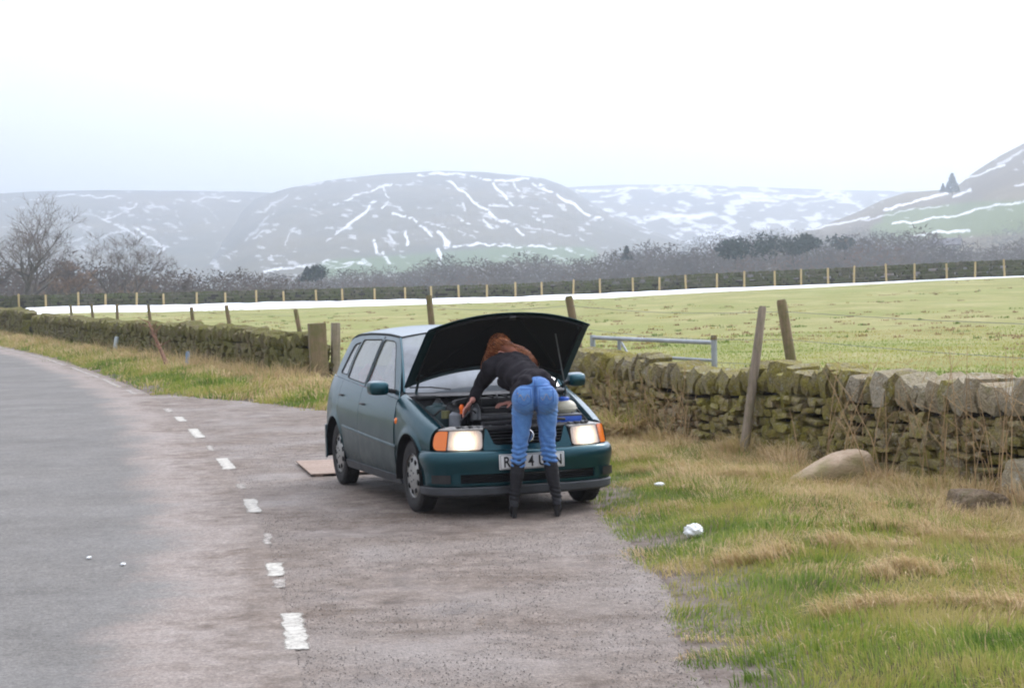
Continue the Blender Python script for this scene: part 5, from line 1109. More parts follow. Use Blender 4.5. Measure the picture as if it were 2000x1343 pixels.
# underbody and cabin
mb = MB(); mb.box((0, 1.15, .27), (1.05, 3.0, .12)); mb.fixed('floor_pan', M['matt'], car)
mb = MB(); mb.box((0, 1.2, .45), (1.5, 1.35, .25)); mb.fixed('cabin_floor', M['seatcloth'], car)
mb = MB(); mb.box((0, .64, .78), (1.36, .42, .26)); mb.fixed('dashboard', M['black'], car, bevel=.05, seg=3)
for sx in (-.34, .34):
    st = empty('front_seat', (0, 0, 0)); st.parent = car
    mb = MB(); mb.box((sx, 1.2, .56), (.48, .5, .16)); mb.fixed('cushion', M['seatcloth'], st, bevel=.05, seg=3)
    mb = MB(); mb.box((sx, 1.50, .84), (.46, .14, .54), Matrix.Rotation(R(-14), 3, 'X'), .85); mb.fixed('backrest', M['seatcloth'], st, bevel=.05, seg=3)
    mb = MB(); mb.box((sx, 1.58, 1.18), (.24, .09, .16), Matrix.Rotation(R(-10), 3, 'X')); mb.fixed('headrest', M['seatcloth'], st, bevel=.04, seg=3)
bs = empty('rear_seat', (0, 0, 0)); bs.parent = car
mb = MB(); mb.box((0, 2.12, .56), (1.25, .45, .16)); mb.fixed('cushion', M['seatcloth'], bs, bevel=.05)
mb = MB(); mb.box((0, 2.40, .82), (1.25, .14, .48), Matrix.Rotation(R(-16), 3, 'X')); mb.fixed('backrest', M['seatcloth'], bs, bevel=.05)
mb = MB(); mb.lathe([(.175 + .014 * math.cos(a), .014 * math.sin(a)) for a in np.linspace(0, 2 * math.pi, 9)], 'y', (0, 0, 0), 28); o = mb.build('steering_wheel', M['black'], car, True); o.location = (-.34, .92, .88); o.rotation_euler = (R(-25), 0, 0)
rb_ = MB(); rb_.tube([(0, 0, -.02), (.03, .02, .05), (0, -.01, .13), (.02, .01, .19)], [.10, .13, .10, .03], 12); rbo = rb_.fixed('red_shape', M['redmatt']); cy_, sy_ = math.cos(YAW), math.sin(YAW)  # unidentified red patch at the rear side window, built as a soft shape
def c2w(x, y, z): return (-.1026 + x * cy_ - y * sy_, 15.625 + x * sy_ + y * cy_, z)
rbo.location = c2w(-.54, 2.12, .88); rbo.scale = (.9, 1.1, 1.1); tag(rbo, 'red shape behind the rear side window of the car', 'red_shape')
# number plate
np_ = empty('number_plate', FP(0, .423, .020)); np_.parent = car; np_.rotation_euler = (R(-3), 0, 0)
mb = MB(); mb.box((0, 0, 0), (.53, .008, .116)); mb.fixed('plate', plain('plate_white', (.66, .67, .66), .35, var=.15, scale=6), np_, bevel=.003)
fr = MB()
for (c_, d_) in (((0, -.0052, .0515), (.51, .002, .003)), ((0, -.0052, -.0515), (.51, .002, .003)), ((-.2545, -.0052, 0), (.003, .002, .1)), ((.2545, -.0052, 0), (.003, .002, .1))):
    mb = MB(); mb.box(c_, d_); mb.build('border', M['black'], np_)
for ch, x in (('R', -.205), ('3', -.128), ('7', -.068), ('4', -.008), ('U', .085), ('J', .148), ('N', .212)):
    cu = bpy.data.curves.new('character', 'FONT'); cu.body = ch; cu.size = .108; cu.align_x = 'CENTER'; cu.extrude = .001; cu.offset = .0022; to = bpy.data.objects.new('tmp', cu); sc.collection.objects.link(to)
    dg = bpy.context.evaluated_depsgraph_get(); me = bpy.data.meshes.new_from_object(to.evaluated_get(dg)); bpy.data.objects.remove(to); me.materials.clear(); me.materials.append(M['black'])
    o = bpy.data.objects.new('character', me); o.location = (x, -.0058, -.039); o.rotation_euler = (R(90), 0, 0); o.scale = (.86, 1.05, 1); link(o, np_)
# ------------------------------------------------------------------ engine bay
def P_(name, c, d, m, bev=.01, rot=None, parent=car, taper=1, seg=2): mb = MB(); mb.box(c, d, rot, taper); return mb.fixed(name, m, parent, bevel=bev, seg=seg)
for sg in (-1, 1):
    grid([[(sg * x, y, z - (0 if k < 2 else 0)) for k, (x, z) in enumerate(((xh(y) - .02, zh(y) - .03), (xh(y) - .07, zh(y) - .035), (xh(y) - .10, zh(y) - .08), (xh(y) - .13, .42)))] for y in np.linspace(-.44, .36, 14)], 'inner_wing', M['innerpaint'], car, True, .004)
    mb = MB(); mb.lathe([(0, .05), (.04, .05), (.05, .03), (.10, .02), (.12, -.02), (.13, -.2)], 'z', (sg * .50, .08, .80), 20); mb.build('strut_tower', M['innerpaint'], car, True)
    mb = MB(); mb.lathe([(0, .035), (.015, .03), (.03, .012), (.032, 0)], 'z', (sg * .50, .08, .85), 12); mb.build('strut_cap', M['black'], car, True)
P_('bay_floor', (0, -.08, .36), (1.2, .8, .04), M['matt'], .0)
P_('firewall', (0, .30, .65), (1.30, .03, .50), M['bay'], .01)
P_('cowl_panel', (0, .28, .885), (1.26, .12, .03), M['black'], .01)
grid([[(.67 * u, .21 + .20 * abs(u) ** 2.2 + dy, .905 + dz) for u in np.linspace(-1, 1, 21)] for dy, dz in ((-.09, -.012), (-.03, .0), (.02, .01))], 'scuttle_grille', M['black'], car, True, .008)
grid([[FP(s, z, o) for s in np.linspace(-.60, .60, 25)] for z, o in ((.678, -.115), (.688, -.12), (.690, -.17), (.67, -.185))], 'slam_panel', M['bay'], car, True, .008)
for s in (-.30, -.15, .02, .2, .33): mb = MB(); mb.lathe([(0, .007), (.009, .006), (.01, 0)], 'z', Vector(FP(s, .692, -.145)), 8); mb.build('panel_bolt', M['baymetal'], car, True)
mb = MB(); mb.box(Vector(FP(.0, .70, -.14)), (.07, .04, .03)); mb.fixed('bonnet_latch', M['baymetal'], car, bevel=.006)
mb = MB(); mb.tube([FP(s, .715 + .01 * math.sin(s * 8), -.175) for s in np.linspace(-.35, .42, 14)], .012, 8); mb.fixed('radiator_hose', M['black'], car)
P_('radiator', (0, -.44, .56), (.62, .05, .32), M['bay'], .01)
P_('engine_block', (.02, -.06, .60), (.52, .34, .34), M['bay'], .03, seg=3)
P_('valve_cover', (.02, -.10, .77), (.46, .16, .07), M['baymetal'] if False else M['bay'], .025, seg=3)
P_('air_filter_housing', (-.02, .10, .83), (.50, .20, .085), M['black'], .035, seg=4)
for x in (-.18, -.06, .06, .18): P_('filter_rib', (x, .10, .877), (.018, .17, .014), M['black'], .004)
P_('intake_cover', (-.10, -.26, .735), (.46, .13, .06), plain('scuffed_black_cover', (.04, .04, .042), .4, var=.4, scale=18), .025, seg=3)
mb = MB(); mb.tube([(-.32, -.24, .77), (-.40, -.16, .78), (-.44, -.02, .80), (-.36, .08, .83), (-.25, .1, .85)], [.03, .034, .036, .034, .03], 12); mb.fixed('intake_duct', M['black'], car)
for i in range(12):
    u = i / 11; q = Vector((-.38 - .06 * math.sin(u * 3), -.22 + .28 * u, .776 + .04 * u)); mb = MB(); mb.lathe([(.037, -.004), (.041, 0), (.037, .004)], 'y', q, 14); mb.build('duct_ring', M['black'], car, True)
# filler canister with orange cap on the left of the picture
mb = MB(); mb.tube([(-.47, -.27, .56), (-.47, -.27, .77), (-.465, -.27, .79)], [.05, .048, .028], 14); mb.fixed('washer_neck', plain('grey_canister', (.16, .17, .19), .45, var=.2), car)
mb = MB(); mb.tube([(-.40, -.22, .77), (-.398, -.219, .80), (-.40, -.218, .82), (-.395, -.218, .845)], [.017, .016, .020, .012], 12); mb.fixed('orange_filler_cap', M['orange'], car)
mb = MB(); mb.tube([(-.52, -.18, .74), (-.52, -.18, .80)], [.035, .035], 12); mb.fixed('olive_cap', plain('olive_cap', (.13, .13, .05), .5), car)
mb = MB(); mb.tube([(-.31, -.30, .72), (-.305, -.28, .80), (-.29, -.24, .84)], [.045, .042, .02], 12); mb.fixed('dark_filler_tube', plain('smoky_tube', (.05, .055, .06), .3), car)
bt = empty('battery', (0, 0, 0)); bt.parent = car
P_('case', (.46, -.24, .645), (.22, .17, .16), M['black'], .008, parent=bt); P_('blue_label', (.46, -.328, .695), (.215, .004, .05), M['bluep'], .001, parent=bt); P_('lid', (.46, -.24, .73), (.225, .175, .014), M['baymetal'], .004, parent=bt)
for x in (.39, .53): mb = MB(); mb.tube([(x, -.20, .735), (x, -.20, .76)], .011, 8); mb.fixed('terminal', M['baymetal'], bt)
ct = empty('coolant_tank', (0, 0, 0)); ct.parent = car
bm = bmesh.new(); bmesh.ops.create_uvsphere(bm, u_segments=24, v_segments=14, radius=.095)
for v in bm.verts: v.co = Vector((.50 + v.co.x * 1.0, -.13 + v.co.y, .775 + v.co.z * .72))
from_bm('tank', bm, M['cream'], ct, True, 0); mb = MB(); mb.tube([(.49, -.13, .83), (.49, -.13, .855), (.49, -.13, .862)], [.048, .047, .036], 16); mb.fixed('cap', M['bluep'], ct)
mb = MB(); mb.lathe([(.107, -.003), (.110, 0), (.107, .003)], 'z', (0, 0, 0), 30); o = mb.build('seam', M['cream'], ct, True); o.location = (.50, -.13, .77); o.scale = (.93, .93, 1)
rh = random.Random(4)
for i in range(14):
    a = Vector((rh.uniform(-.5, .5), rh.uniform(-.35, .2), rh.uniform(.70, .80))); b = a + Vector((rh.uniform(-.3, .3), rh.uniform(-.15, .2), rh.uniform(-.05, .05))); c_ = (a + b) / 2 + Vector((0, 0, rh.uniform(.02, .08)))
    mb = MB(); mb.tube([a - Vector((0, 0, .1)), a, a.lerp(c_, .7) + Vector((0, 0, .01)), c_, c_.lerp(b, .4), b, b - Vector((0, 0, .1))], rh.choice([.006, .009, .013]), 7); mb.fixed('hose', rh.choice([M['black'], M['bay'], M['rubber']]), car)
for x, y in ((-.2, -.1), (-.06, -.1), (.1, -.1), (.24, -.1)): mb = MB(); mb.tube([(x, y, .83), (x, y, .87), (x + .02, y + .08, .90), (x + .05, y + .2, .89)], .007, 6); mb.fixed('ignition_lead', M['black'], car)
# ------------------------------------------------------------------ bonnet, open
HA = R(52); HP = Vector((0, .41, .935)); bonnet = empty('bonnet', HP); bonnet.parent = car; bonnet.rotation_euler = (-HA, 0, 0)
HR_ = Matrix.Rotation(0, 3, 'X')
def hood_pt(u, v, dz=0, k=1.0):
    """u -1..1 across, v 0 rear..1 front (closed position, relative to the hinge)"""
    yf = -.555 + .13 * abs(u) ** 2.4; yr_ = .20 + .17 * abs(u) ** 2.2; y = yr_ + (yf - yr_) * v; yy = max(-.55, min(y, .55)); x = xh(yy) * u * k * (1 + .04 * v) * 1.03
    z = zh(max(y, -.55)) + .045 * (1 - u * u) + dz - (.02 * max(0, (v - .93)) / .07); return (x - HP.x, y - HP.y, z - HP.z + .02)
us = np.linspace(-1, 1, 33); vv = np.linspace(0, 1, 26)
grid([[hood_pt(u, v_) for u in us] for v_ in vv], 'outer_skin', M['paint_car'], bonnet, True, .004, -1, split=60)
ou = [(-1, 0), (1, 0), (1, 1), (-1, 1)]
edge = .985
grid([[hood_pt(u, v_, -.008, .985) for u in us] for v_ in np.linspace(.0, .985, 26)], 'inner_skin', plain('inner_skin_paint', (.008, .035, .036), .45, var=.3, bump=0), bonnet, True, split=60)
tri_panel('sound_pad', rrect(-.90, .90, .14, .93, .10), [], lambda u, v_: hood_pt(u, v_, -.020, .985), M['matt'], bonnet, .08, .006)
def rib(name, a, b, r=.011, m=None):
    mb = MB(); mb.tube([Vector(hood_pt(a[0] + (b[0] - a[0]) * k / 8, a[1] + (b[1] - a[1]) * k / 8, -.026, .97)) for k in range(9)], r, 6); mb.fixed(name, m or M['matt'], bonnet)
for a, b in (((-.92, .12), (-.92, .95)), ((.92, .12), (.92, .95)), ((-.92, .95), (.92, .95)), ((-.9, .13), (.9, .13)), ((-.80, .20), (-.12, .92)), ((.80, .20), (.12, .92))): rib('stiffener', a, b, .013, M['matt'] if a != (-.9, .13) else None)
mb = MB(); mb.box(Vector(hood_pt(0, .95, -.035)), (.05, .03, .03)); mb.fixed('latch_loop', M['black'], bonnet, bevel=.005)
# prop rod from the wing (right of the picture) to the bonnet
ca_, sa_ = math.cos(-HA), math.sin(-HA)
def hood_car(p): return Vector((p[0], p[1] * ca_ - p[2] * sa_, p[1] * sa_ + p[2] * ca_)) + HP
mb = MB(); mb.tube([(.60, .10, .875), hood_car(hood_pt(.62, .72, -.03))], .006, 8); mb.fixed('prop_rod', M['baymetal'], car)
for sg in (-1, 1): mb = MB(); mb.tube([(sg * .60, .34, .88), (sg * .60, .36, .93), hood_car(hood_pt(sg * .86, .06, -.02))], .012, 6); mb.fixed('bonnet_hinge', M['innerpaint'], car)
# ------------------------------------------------------------------ woman leaning into the engine bay
PO = Vector((.145, 14.86, .006)); person = empty('person', PO, 0, label='woman in dark jacket, blue jeans and black boots bending into the engine bay', cat='person')
def chain(mb, segs, n=16, sub=5):
    for (p, r0, q, r1) in segs:
        p, q = Vector(p), Vector(q)
        for (c, r) in ((p, r0), (q, r1)): sphere(mb, c, (r, r, r), n)
        mb.tube([p, q], [r0, r1], n)
def sphere(mb, c, d, n=16, rot=None):
    v = []; c = Vector(c); k = n // 2
    for i in range(k + 1):
        th = math.pi * i / k
        for j in range(n):
            a = 2 * math.pi * j / n; p = Vector((d[0] * math.sin(th) * math.cos(a), d[1] * math.sin(th) * math.sin(a), d[2] * math.cos(th)))
            if rot: p = rot @ p
            v.append(p + c)
    mb.add(v, [(i * n + j, (i + 1) * n + j, (i + 1) * n + (j + 1) % n, i * n + (j + 1) % n) for i in range(k) for j in range(n)])
def solidify_blob(name, mb, vox, smooth_it, m, parent, post=None):
    o = bpy.data.objects.new('tmp', mesh('tmp', mb.v, mb.f)); link(o); rm_ = o.modifiers.new('r', 'REMESH'); rm_.mode = 'VOXEL'; rm_.voxel_size = vox
    s_ = o.modifiers.new('s', 'SMOOTH'); s_.iterations = smooth_it; s_.factor = .5
    dg = bpy.context.evaluated_depsgraph_get(); dg.update(); me = bpy.data.meshes.new_from_object(o.evaluated_get(dg)); bpy.data.objects.remove(o); me.name = name
    if post:
        co = np.empty(len(me.vertices) * 3); me.vertices.foreach_get('co', co); co = co.reshape(-1, 3); nr_ = np.empty(len(me.vertices) * 3); me.vertices.foreach_get('normal', nr_); co = post(co, nr_.reshape(-1, 3)); me.vertices.foreach_set('co', co.ravel()); me.update()
    me.materials.clear(); me.materials.append(m); me.polygons.foreach_set('use_smooth', [True] * len(me.polygons)); o = bpy.data.objects.new(name, me); link(o, parent); return o
V3 = Vector
# joints (local: x right in the picture, y away from the camera)
J = dict(pelv=V3((.02, -.04, .93)), waist=V3((-.02, .10, 1.03)), chest=V3((-.12, .28, 1.12)), neck=V3((-.20, .43, 1.19)), head=V3((-.245, .53, 1.255)),
         hipL=V3((-.065, -.02, .90)), hipR=V3((.105, -.02, .90)), kneeL=V3((-.108, -.035, .52)), kneeR=V3((.108, -.02, .53)), ankL=V3((-.160, -.02, .125)), ankR=V3((.168, .0, .13)),
         shL=V3((-.325, .34, 1.13)), shR=V3((-.045, .40, 1.13)), elL=V3((-.405, .52, .99)), elR=V3((-.02, .60, .93)), wrL=V3((-.475, .405, .868)), wrR=V3((-.150, .485, .852)))
def torso(mb, g=0):
    sphere(mb, J['pelv'] + V3((0, .03, .01)), (.155 + g, .105 + g, .11 + g)); a = (J['waist'] - J['pelv']).to_track_quat('Z', 'Y').to_matrix()
    for c, d in ((J['pelv'].lerp(J['waist'], .6), (.135, .09, .09)), (J['waist'], (.125, .088, .09)), (J['waist'].lerp(J['chest'], .5), (.132, .09, .10)), (J['chest'], (.150, .095, .11)), (J['chest'].lerp(J['neck'], .5), (.150, .085, .10))):
        sphere(mb, c, (d[0] + g, d[1] + g, d[2] + g), 20, (J['neck'] - J['waist']).to_track_quat('Z', 'Y').to_matrix() @ Matrix.Rotation(R(-14), 3, 'Z'))
def glutes(mb, g=0):
    for sx in (-1, 1): sphere(mb, J['pelv'] + V3((sx * .079, -.045, -.028)), (.093 + g, .092 + g, .108 + g), 20)
def arms(mb, g=0, wr=.028):
    chain(mb, [(J['shL'], .062 + g, J['elL'], .045 + g), (J['elL'], .045 + g, J['wrL'], wr + g), (J['shR'], .062 + g, J['elR'], .045 + g), (J['elR'], .045 + g, J['wrR'], wr + g)])
def hand(mb, wrist, dirv, palmn, sp=1, curl=.9):
    d = V3(dirv).normalized(); n = V3(palmn); n = (n - d * n.dot(d)).normalized(); s = d.cross(n) * sp
    pc = wrist + d * .045; sphere(mb, pc, (.040, .014, .046), 14, Matrix((s, n, d)).transposed())
    for k, (off, ln) in enumerate(((-.030, .064), (-.010, .074), (.010, .069), (.029, .054))):
        p = pc + d * .034 + s * off; dd = (d + s * off * 4).normalized(); pr_ = p; r = .0088
        for j, f in enumerate((.45, .32, .23)):
            q = pr_ + dd * ln * f; chain(mb, [(pr_, r, q, r * .93)], 8); pr_ = q; r *= .93; dd = (dd + n * curl * .55).normalized()
    p = pc - s * .03 - d * .012; dd = (d * .6 - s * .9 + n * .3).normalized(); q = p + dd * .034; chain(mb, [(p, .011, q, .010)], 8); dd = (dd + d * .6 + n * .3).normalized(); chain(mb, [(q, .010, q + dd * .028, .0085)], 8)
t = NT('skin'); t.col((.55, .25, .20)); t.set(Roughness=.5); t.b.inputs['Subsurface Weight'].default_value = .15; t.b.inputs['Subsurface Radius'].default_value = (.02, .008, .004); M['skin'] = t.m
mb = MB(); torso(mb, -.015); arms(mb, -.012, .034)
for s in 'LR': chain(mb, [(J['hip' + s], .07, J['knee' + s], .036), (J['knee' + s], .036, J['ank' + s], .022)]); chain(mb, [(J['ank' + s], .022, J['ank' + s] + V3((0, .10, -.09)), .016)])
chain(mb, [(J['neck'] - V3((-.02, .04, .0)), .052, J['head'] - V3((0, .03, 0)), .050)]); hq = (V3((-.05, .86, -.30))).normalized().to_track_quat('Z', 'Y').to_matrix()
sphere(mb, J['head'] + V3((0, .035, .03)), (.074, .092, .094), 18); sphere(mb, J['head'] + V3((-.01, .085, -.045)), (.055, .06, .055), 14)
hf = J['head'] + V3((-.012, .135, -.035)); chain(mb, [(hf, .012, hf + V3((0, .02, -.015)), .010)])          # nose
for sx in (-1, 1): sphere(mb, J['head'] + V3((sx * .074, .04, -.005)), (.008, .018, .028), 10)
chain(mb, [(J['wrL'] - V3((-.02, .03, -.03)) * .5, .024, J['wrL'], .022), (J['wrR'] + V3((.01, .0, .02)), .024, J['wrR'], .022)])
hand(mb, J['wrL'], (-.45, -.35, -.55), (.5, -.2, -.3), 1, .7); hand(mb, J['wrR'], (-.85, -.25, -.12), (0, .1, -1), -1, .8)
solidify_blob('body', mb, .0055, 3, M['skin'], person)
M['eye'] = plain('eye_white', (.8, .8, .78), .2, bump=0, var=.02); M['iris'] = plain('eye_iris', (.07, .04, .02), .2, bump=0); M['lips'] = plain('lips', (.5, .12, .11), .4, bump=0)
for sx in (-1, 1):
    e = MB(); sphere(e, J['head'] + V3((sx * .03 - .01, .125, -.005)), (.011, .008, .010), 10); e.build('eye', M['eye'], person, True); e = MB(); sphere(e, J['head'] + V3((sx * .03 - .01, .131, -.007)), (.005, .004, .005), 8); e.build('iris', M['iris'], person, True)
e = MB(); sphere(e, J['head'] + V3((-.012, .135, -.072)), (.022, .008, .007), 10); e.build('mouth', M['lips'], person, True)
# jeans
def wrinkle(co, nr_):
    z = co[:, 2]; x = co[:, 0]; y = co[:, 1]; side = np.where(x < .02, 0, 1.3)
    k = np.exp(-((z - .50) / .065) ** 2) * .006 + np.exp(-((z - .43) / .05) ** 2) * .005; ph = z * 165 + np.sin(x * 40 + side) * 1.6 + np.sin(y * 30) * 1.1
    d = k * np.sin(ph); d += .0028 * np.sin(z * 60 + x * 90 + 2 * np.sin(y * 40)) * smst(.95, .6, z); d += .004 * np.exp(-((z - .80) / .03) ** 2) * np.sin(x * 120 + z * 200)
    # seat cleft
    cx = J['pelv'].x; d -= .030 * np.exp(-((x - cx) / .013) ** 2) * smst(1.03, .95, z) * smst(-.04, -.10, y) * smst(.76, .86, z)
    return co + nr_ * d[:, None]
mb = MB(); glutes(mb, .008); sphere(mb, J['pelv'] + V3((0, .02, .03)), (.148, .105, .12), 20); sphere(mb, J['pelv'].lerp(J['waist'], .55), (.130, .088, .09), 20, (J['waist'] - J['pelv']).to_track_quat('Z', 'Y').to_matrix())
for s, sx in (('L', -1), ('R', 1)):
    h, k, a = J['hip' + s], J['knee' + s], J['ank' + s]; up_ = h.lerp(k, .25); md = h.lerp(k, .6); hem = k.lerp(a, .26)
    chain(mb, [(h + V3((sx * -.004, 0, 0)), .090, up_ + V3((sx * .004, 0, 0)), .084), (up_ + V3((sx * .004, 0, 0)), .084, md, .069), (md, .069, k, .058), (k, .058, hem, .056)], 20)
t = NT('blue_denim'); P = t.coord(); n = t.noise(7, 5, .65, P); f = t.noise(160, 2, .6, P); wv = t.noise(26, 3, .6, P, (.6, .6, 2.4))
s_n = t.new('ShaderNodeSeparateXYZ'); t.l(P, s_n.inputs[0]); fade = t.rng(n, .3, .7, 0, 1)
c = t.mix(fade, (.05, .15, .40), (.11, .27, .56)); c = t.mix(t.rng(wv, .55, .75, 0, .5), c, (.20, .38, .66)); c = t.mix(t.rng(f, .3, .7, 0, .35), c, (.02, .07, .27)); t.col(c); t.set(Roughness=.85); t.b.inputs['Sheen Weight'].default_value = .2; t.bump(t.math('ADD', f, wv), .5, .004); M['denim'] = t.m
jn = solidify_blob('jeans', mb, .0075, 6, M['denim'], person, wrinkle)
M['stitch'] = plain('tan_stitching', (.35, .30, .26), .8, bump=0); M['denim_d'] = plain('dark_denim_seam', (.03, .08, .27), .85, var=.2, scale=60)
dgp = bpy.context.evaluated_depsgraph_get()
def onseat(x, z, lift=.002):
    ok, loc, nrm, _ = jn.ray_cast(V3((x, -1, z)), V3((0, 1, 0))); return (loc + nrm * lift) if ok else V3((x, -.12, z))
def stitch(pts, r=.0018, m=None, name='stitching', par=jn):
    mb = MB(); mb.tube([onseat(*p) for p in pts], r, 5); return mb.fixed(name, m or M['stitch'], par)
cx = J['pelv'].x
stitch([(cx + x, 1.005 - 12 * 0 + .0 * x + .35 * x * x) for x in np.linspace(-.125, .125, 14)], .0022, M['denim_d'], 'yoke_seam')
stitch([(cx, z) for z in np.linspace(.86, 1.05, 12)], .0022, M['denim_d'], 'centre_seam')
for sx in (-1, 1):
    x0 = cx + sx * .085; pk = [(x0 - .05, .985), (x0 - .052, .89), (x0, .862), (x0 + .052, .89), (x0 + .05, .985), (x0 - .05, .985)]
    pp = [tuple(np.array(a) * (1 - u) + np.array(b) * u) for a, b in zip(pk[:-1], pk[1:]) for u in np.linspace(0, .8, 5)]; stitch(pp, .0018, M['denim_d'], 'pocket_seam')
    stitch([(x0 - .04 + .08 * u, .925 + .022 * math.sin(u * 9.5) * (1 if sx < 0 else -1)) for u in np.linspace(0, 1, 16)], .0017, name='pocket_embroidery')
    if sx < 0:
        for q in ((x0 - .045, .955), (x0 - .03, .94)): mb = MB(); sphere(mb, onseat(*q), (.006, .004, .006), 8); mb.build('rivet', M['stitch'], jn, True)
wb = [(cx + x, 1.045 + .25 * x * x) for x in np.linspace(-.09, .09, 9)]
for x in (-.012, .02): stitch([(cx + x, z) for z in (1.02, 1.04, 1.065)], .0045, M['denim'], 'belt_loop')
# boots
M['suede'] = plain('black_suede', (.010, .010, .013), .75, var=.4, scale=30)
def boot_w(co, nr_):
    z = co[:, 2]; k = np.exp(-((z - .17) / .05) ** 2) * .003 + .0008; return co + nr_ * (k * np.sin(z * 190 + co[:, 0] * 50))[:, None]
for s, sx in (('L', -1), ('R', 1)):
    k, a = J['knee' + s], J['ank' + s]; tp = k.lerp(a, .22); cf = k.lerp(a, .45); mb = MB(); chain(mb, [(tp, .053, cf, .055), (cf, .055, k.lerp(a, .78), .043), (k.lerp(a, .78), .043, a, .038)], 18)
    hl_ = a + V3((0, -.022, -.03)); ball = V3((a.x + sx * .008, a.y + .135, .028)); chain(mb, [(a, .038, hl_, .035), (hl_, .034, ball + V3((0, -.03, .012)), .032), (ball, .027, ball + V3((sx * .004, .055, -.004)), .021), (hl_, .030, hl_ + V3((0, 0, -.015)), .028)], 16)
    bo = empty('boot', (0, 0, 0)); bo.parent = person; solidify_blob('shaft', mb, .006, 4, M['suede'], bo, boot_w)
    mb = MB(); mb.tube([hl_ + V3((0, -.004, -.012)), V3((a.x, a.y - .028, .0))], [.026, .016], 12); mb.fixed('heel', M['black'], bo)
    mb = MB(); mb.tube([hl_ + V3((0, .01, -.035)), V3((a.x, a.y + .08, .012)), V3((ball.x, ball.y, .004)), V3((ball.x + sx * .004, ball.y + .07, .006))], [.020, .022, .026, .014], 10); o = mb.fixed('sole', M['black'], bo)
# jacket
t = NT('charcoal_knit'); n = t.noise(140, 3, .6); b_ = t.noise(9, 4, .6, None, (1, 1, 2.5)); t.col(t.mix(t.rng(b_, .3, .7, 0, 1), (.016, .014, .017), (.026, .023, .027))); t.set(Roughness=.95); t.b.inputs['Specular IOR Level'].default_value = .2; t.bump(t.math('ADD', n, t.math('MULTIPLY', b_, 2)), .35, .008); M['knit'] = t.m
def jw(co, nr_):
    x, y, z = co.T; d = .0035 * np.sin(x * 55 + y * 38 + 2 * np.sin(z * 30)) + .002 * np.sin(y * 90 - x * 60 + z * 40); return co + nr_ * d[:, None]
mb = MB(); Q = (J['neck'] - J['waist']).to_track_quat('Z', 'Y').to_matrix() @ Matrix.Rotation(R(-14), 3, 'Z'); g = .016
for c_, d_ in ((J['pelv'] + V3((-.005, .075, .10)), (.150, .10, .085)), (J['waist'] + V3((-.005, -.005, 0)), (.145, .10, .09)), (J['waist'].lerp(J['chest'], .5), (.148, .11, .11)), (J['chest'], (.162, .11, .12)), (J['chest'].lerp(J['neck'], .5), (.165, .10, .10)), (J['neck'], (.09, .07, .06))): sphere(mb, c_, d_, 20, Q)
chain(mb, [(J['pelv'] + V3((-.06, .0, .095)), .070, J['pelv'] + V3((-.120, .005, .02)), .070)], 18)
# loose front hanging down on the left side and hem
sphere(mb, J['waist'] + V3((-.07, .09, -.10)), (.085, .13, .12), 16); sphere(mb, J['chest'] + V3((-.03, .03, -.09)), (.12, .12, .08), 16); sphere(mb, J['pelv'] + V3((-.105, .08, -.01)), (.045, .085, .10), 14)
sphere(mb, J['pelv'] + V3((.125, .06, .075)), (.035, .085, .06), 14)
chain(mb, [(J['shL'] + V3((.02, 0, -.005)), .074, J['elL'], .055), (J['elL'], .055, J['wrL'].lerp(J['elL'], .10), .040), (J['shR'], .074, J['elR'], .055), (J['elR'], .055, J['wrR'].lerp(J['elR'], .12), .040), (J['shL'], .072, J['neck'], .07), (J['shR'], .072, J['neck'], .07)], 18)
solidify_blob('jacket', mb, .008, 5, M['knit'], person, jw)
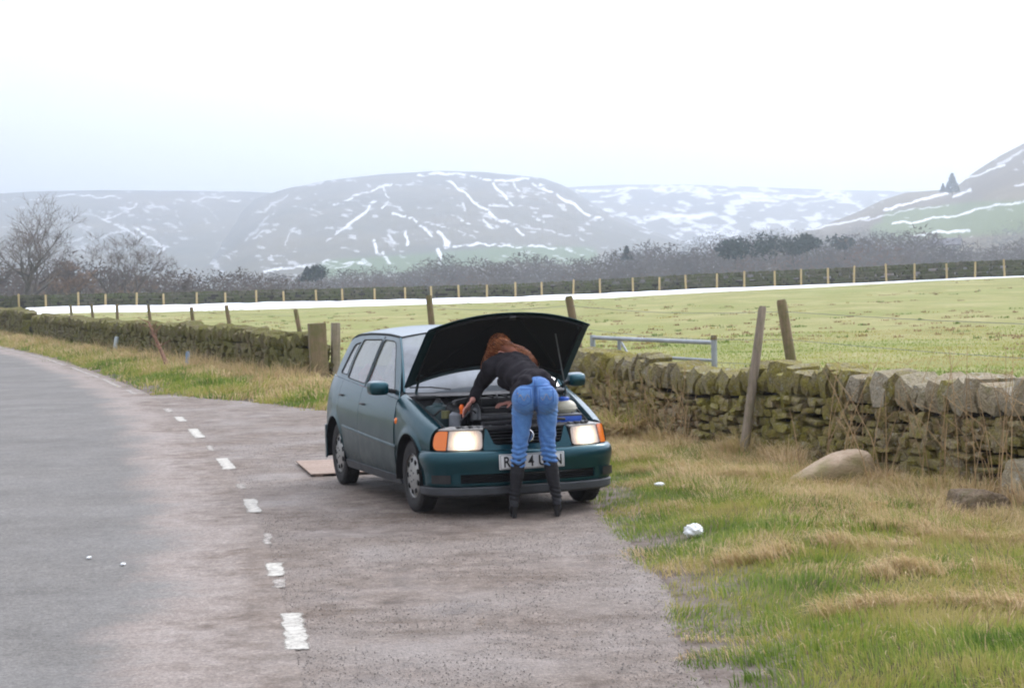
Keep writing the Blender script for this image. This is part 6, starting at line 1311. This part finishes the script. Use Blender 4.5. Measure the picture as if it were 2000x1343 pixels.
# hair: cap shell plus strands sweeping off to the right over the shoulder
t = NT('auburn_hair'); hp = t.new('ShaderNodeHairInfo'); rr = t.new('ShaderNodeNewGeometry').outputs['Random Per Island']; t.col(t.ramp(rr, [(0, (.025, .008, .004)), (.45, (.18, .048, .018)), (1, (.62, .26, .11))])); t.set(Roughness=.38); M['hair'] = t.m
mb = MB(); hc = J['head'] + V3((0, .02, .03)); sphere(mb, hc, (.080, .094, .090), 18); sphere(mb, hc + V3((.02, -.06, .005)), (.066, .06, .066), 16)
chain(mb, [(hc + V3((.01, -.05, .01)), .066, J['neck'] + V3((.06, -.02, .055)), .06), (J['neck'] + V3((.06, -.02, .055)), .058, J['chest'] + V3((.085, .07, .085)), .032), (J['chest'] + V3((.085, .07, .085)), .032, J['chest'] + V3((.125, .0, .075)), .012)], 14)
shell = solidify_blob('hair', mb, .01, 4, plain('hair_base', (.17, .048, .018), .5, var=.4, scale=12), person)
rgh = random.Random(2); sv_ = MB(); bvh_o = shell
V_, F_ = [], []
for i in range(5200):
    a = rgh.uniform(0, 6.28); el = rgh.uniform(-.6, 1.4); kk_ = rgh.uniform(.95, 1.08); st = hc + V3((math.cos(a) * math.cos(el) * .090 * kk_, math.sin(a) * math.cos(el) * .104 * kk_, math.sin(el) * .102 * kk_)); 
    if st.y > hc.y + .07 and st.z < hc.z: continue
    tside = rgh.gauss(0, 1.15); rr_ = rgh.uniform(-.012, .012); mid1 = hc + V3((.005 + .042 * tside, -.105, .062 + rr_ - .016 * tside * tside)); mid2 = J['neck'] + V3((.05 + .032 * tside, -.035 - .018 * tside, .112 + rr_ - .014 * tside * tside)); mid3 = J['chest'] + V3((.085 + .026 * tside, .06 - .024 * tside, .132 + rr_ - .014 * tside * tside)); en = J['chest'] + V3((.125 + .018 * tside, -.03 - .02 * tside, .05 + rgh.uniform(-.02, .02)))
    k_ = rgh.uniform(.55, 1.0); cp = [st, mid1, mid2, mid3, en]; N = 10; pts_ = []
    for j in range(N):
        u = k_ * j / (N - 1) * 4; i0 = min(int(u), 3); f = u - i0; g0, g1, g2, g3 = cp[max(i0 - 1, 0)], cp[i0], cp[i0 + 1], cp[min(i0 + 2, 4)]
        pts_.append(.5 * ((2 * g1) + (g2 - g0) * f + (2 * g0 - 5 * g1 + 4 * g2 - g3) * f * f + (3 * g1 - g0 - 3 * g2 + g3) * f ** 3) + V3((rgh.gauss(0, .003), rgh.gauss(0, .003), rgh.gauss(0, .003))))
    b0 = len(V_)
    for j, p in enumerate(pts_): wd = .0024 * (1 - .7 * j / N); V_ += [tuple(p - V3((0, wd, wd))), tuple(p + V3((0, wd, wd)))]
    F_ += [(b0 + 2 * j, b0 + 2 * j + 1, b0 + 2 * j + 3, b0 + 2 * j + 2) for j in range(N - 1)]
so = bpy.data.objects.new('hair_strands', mesh('hair_strands', V_, F_, M['hair'])); link(so, person); so['kind'] = 'stuff'
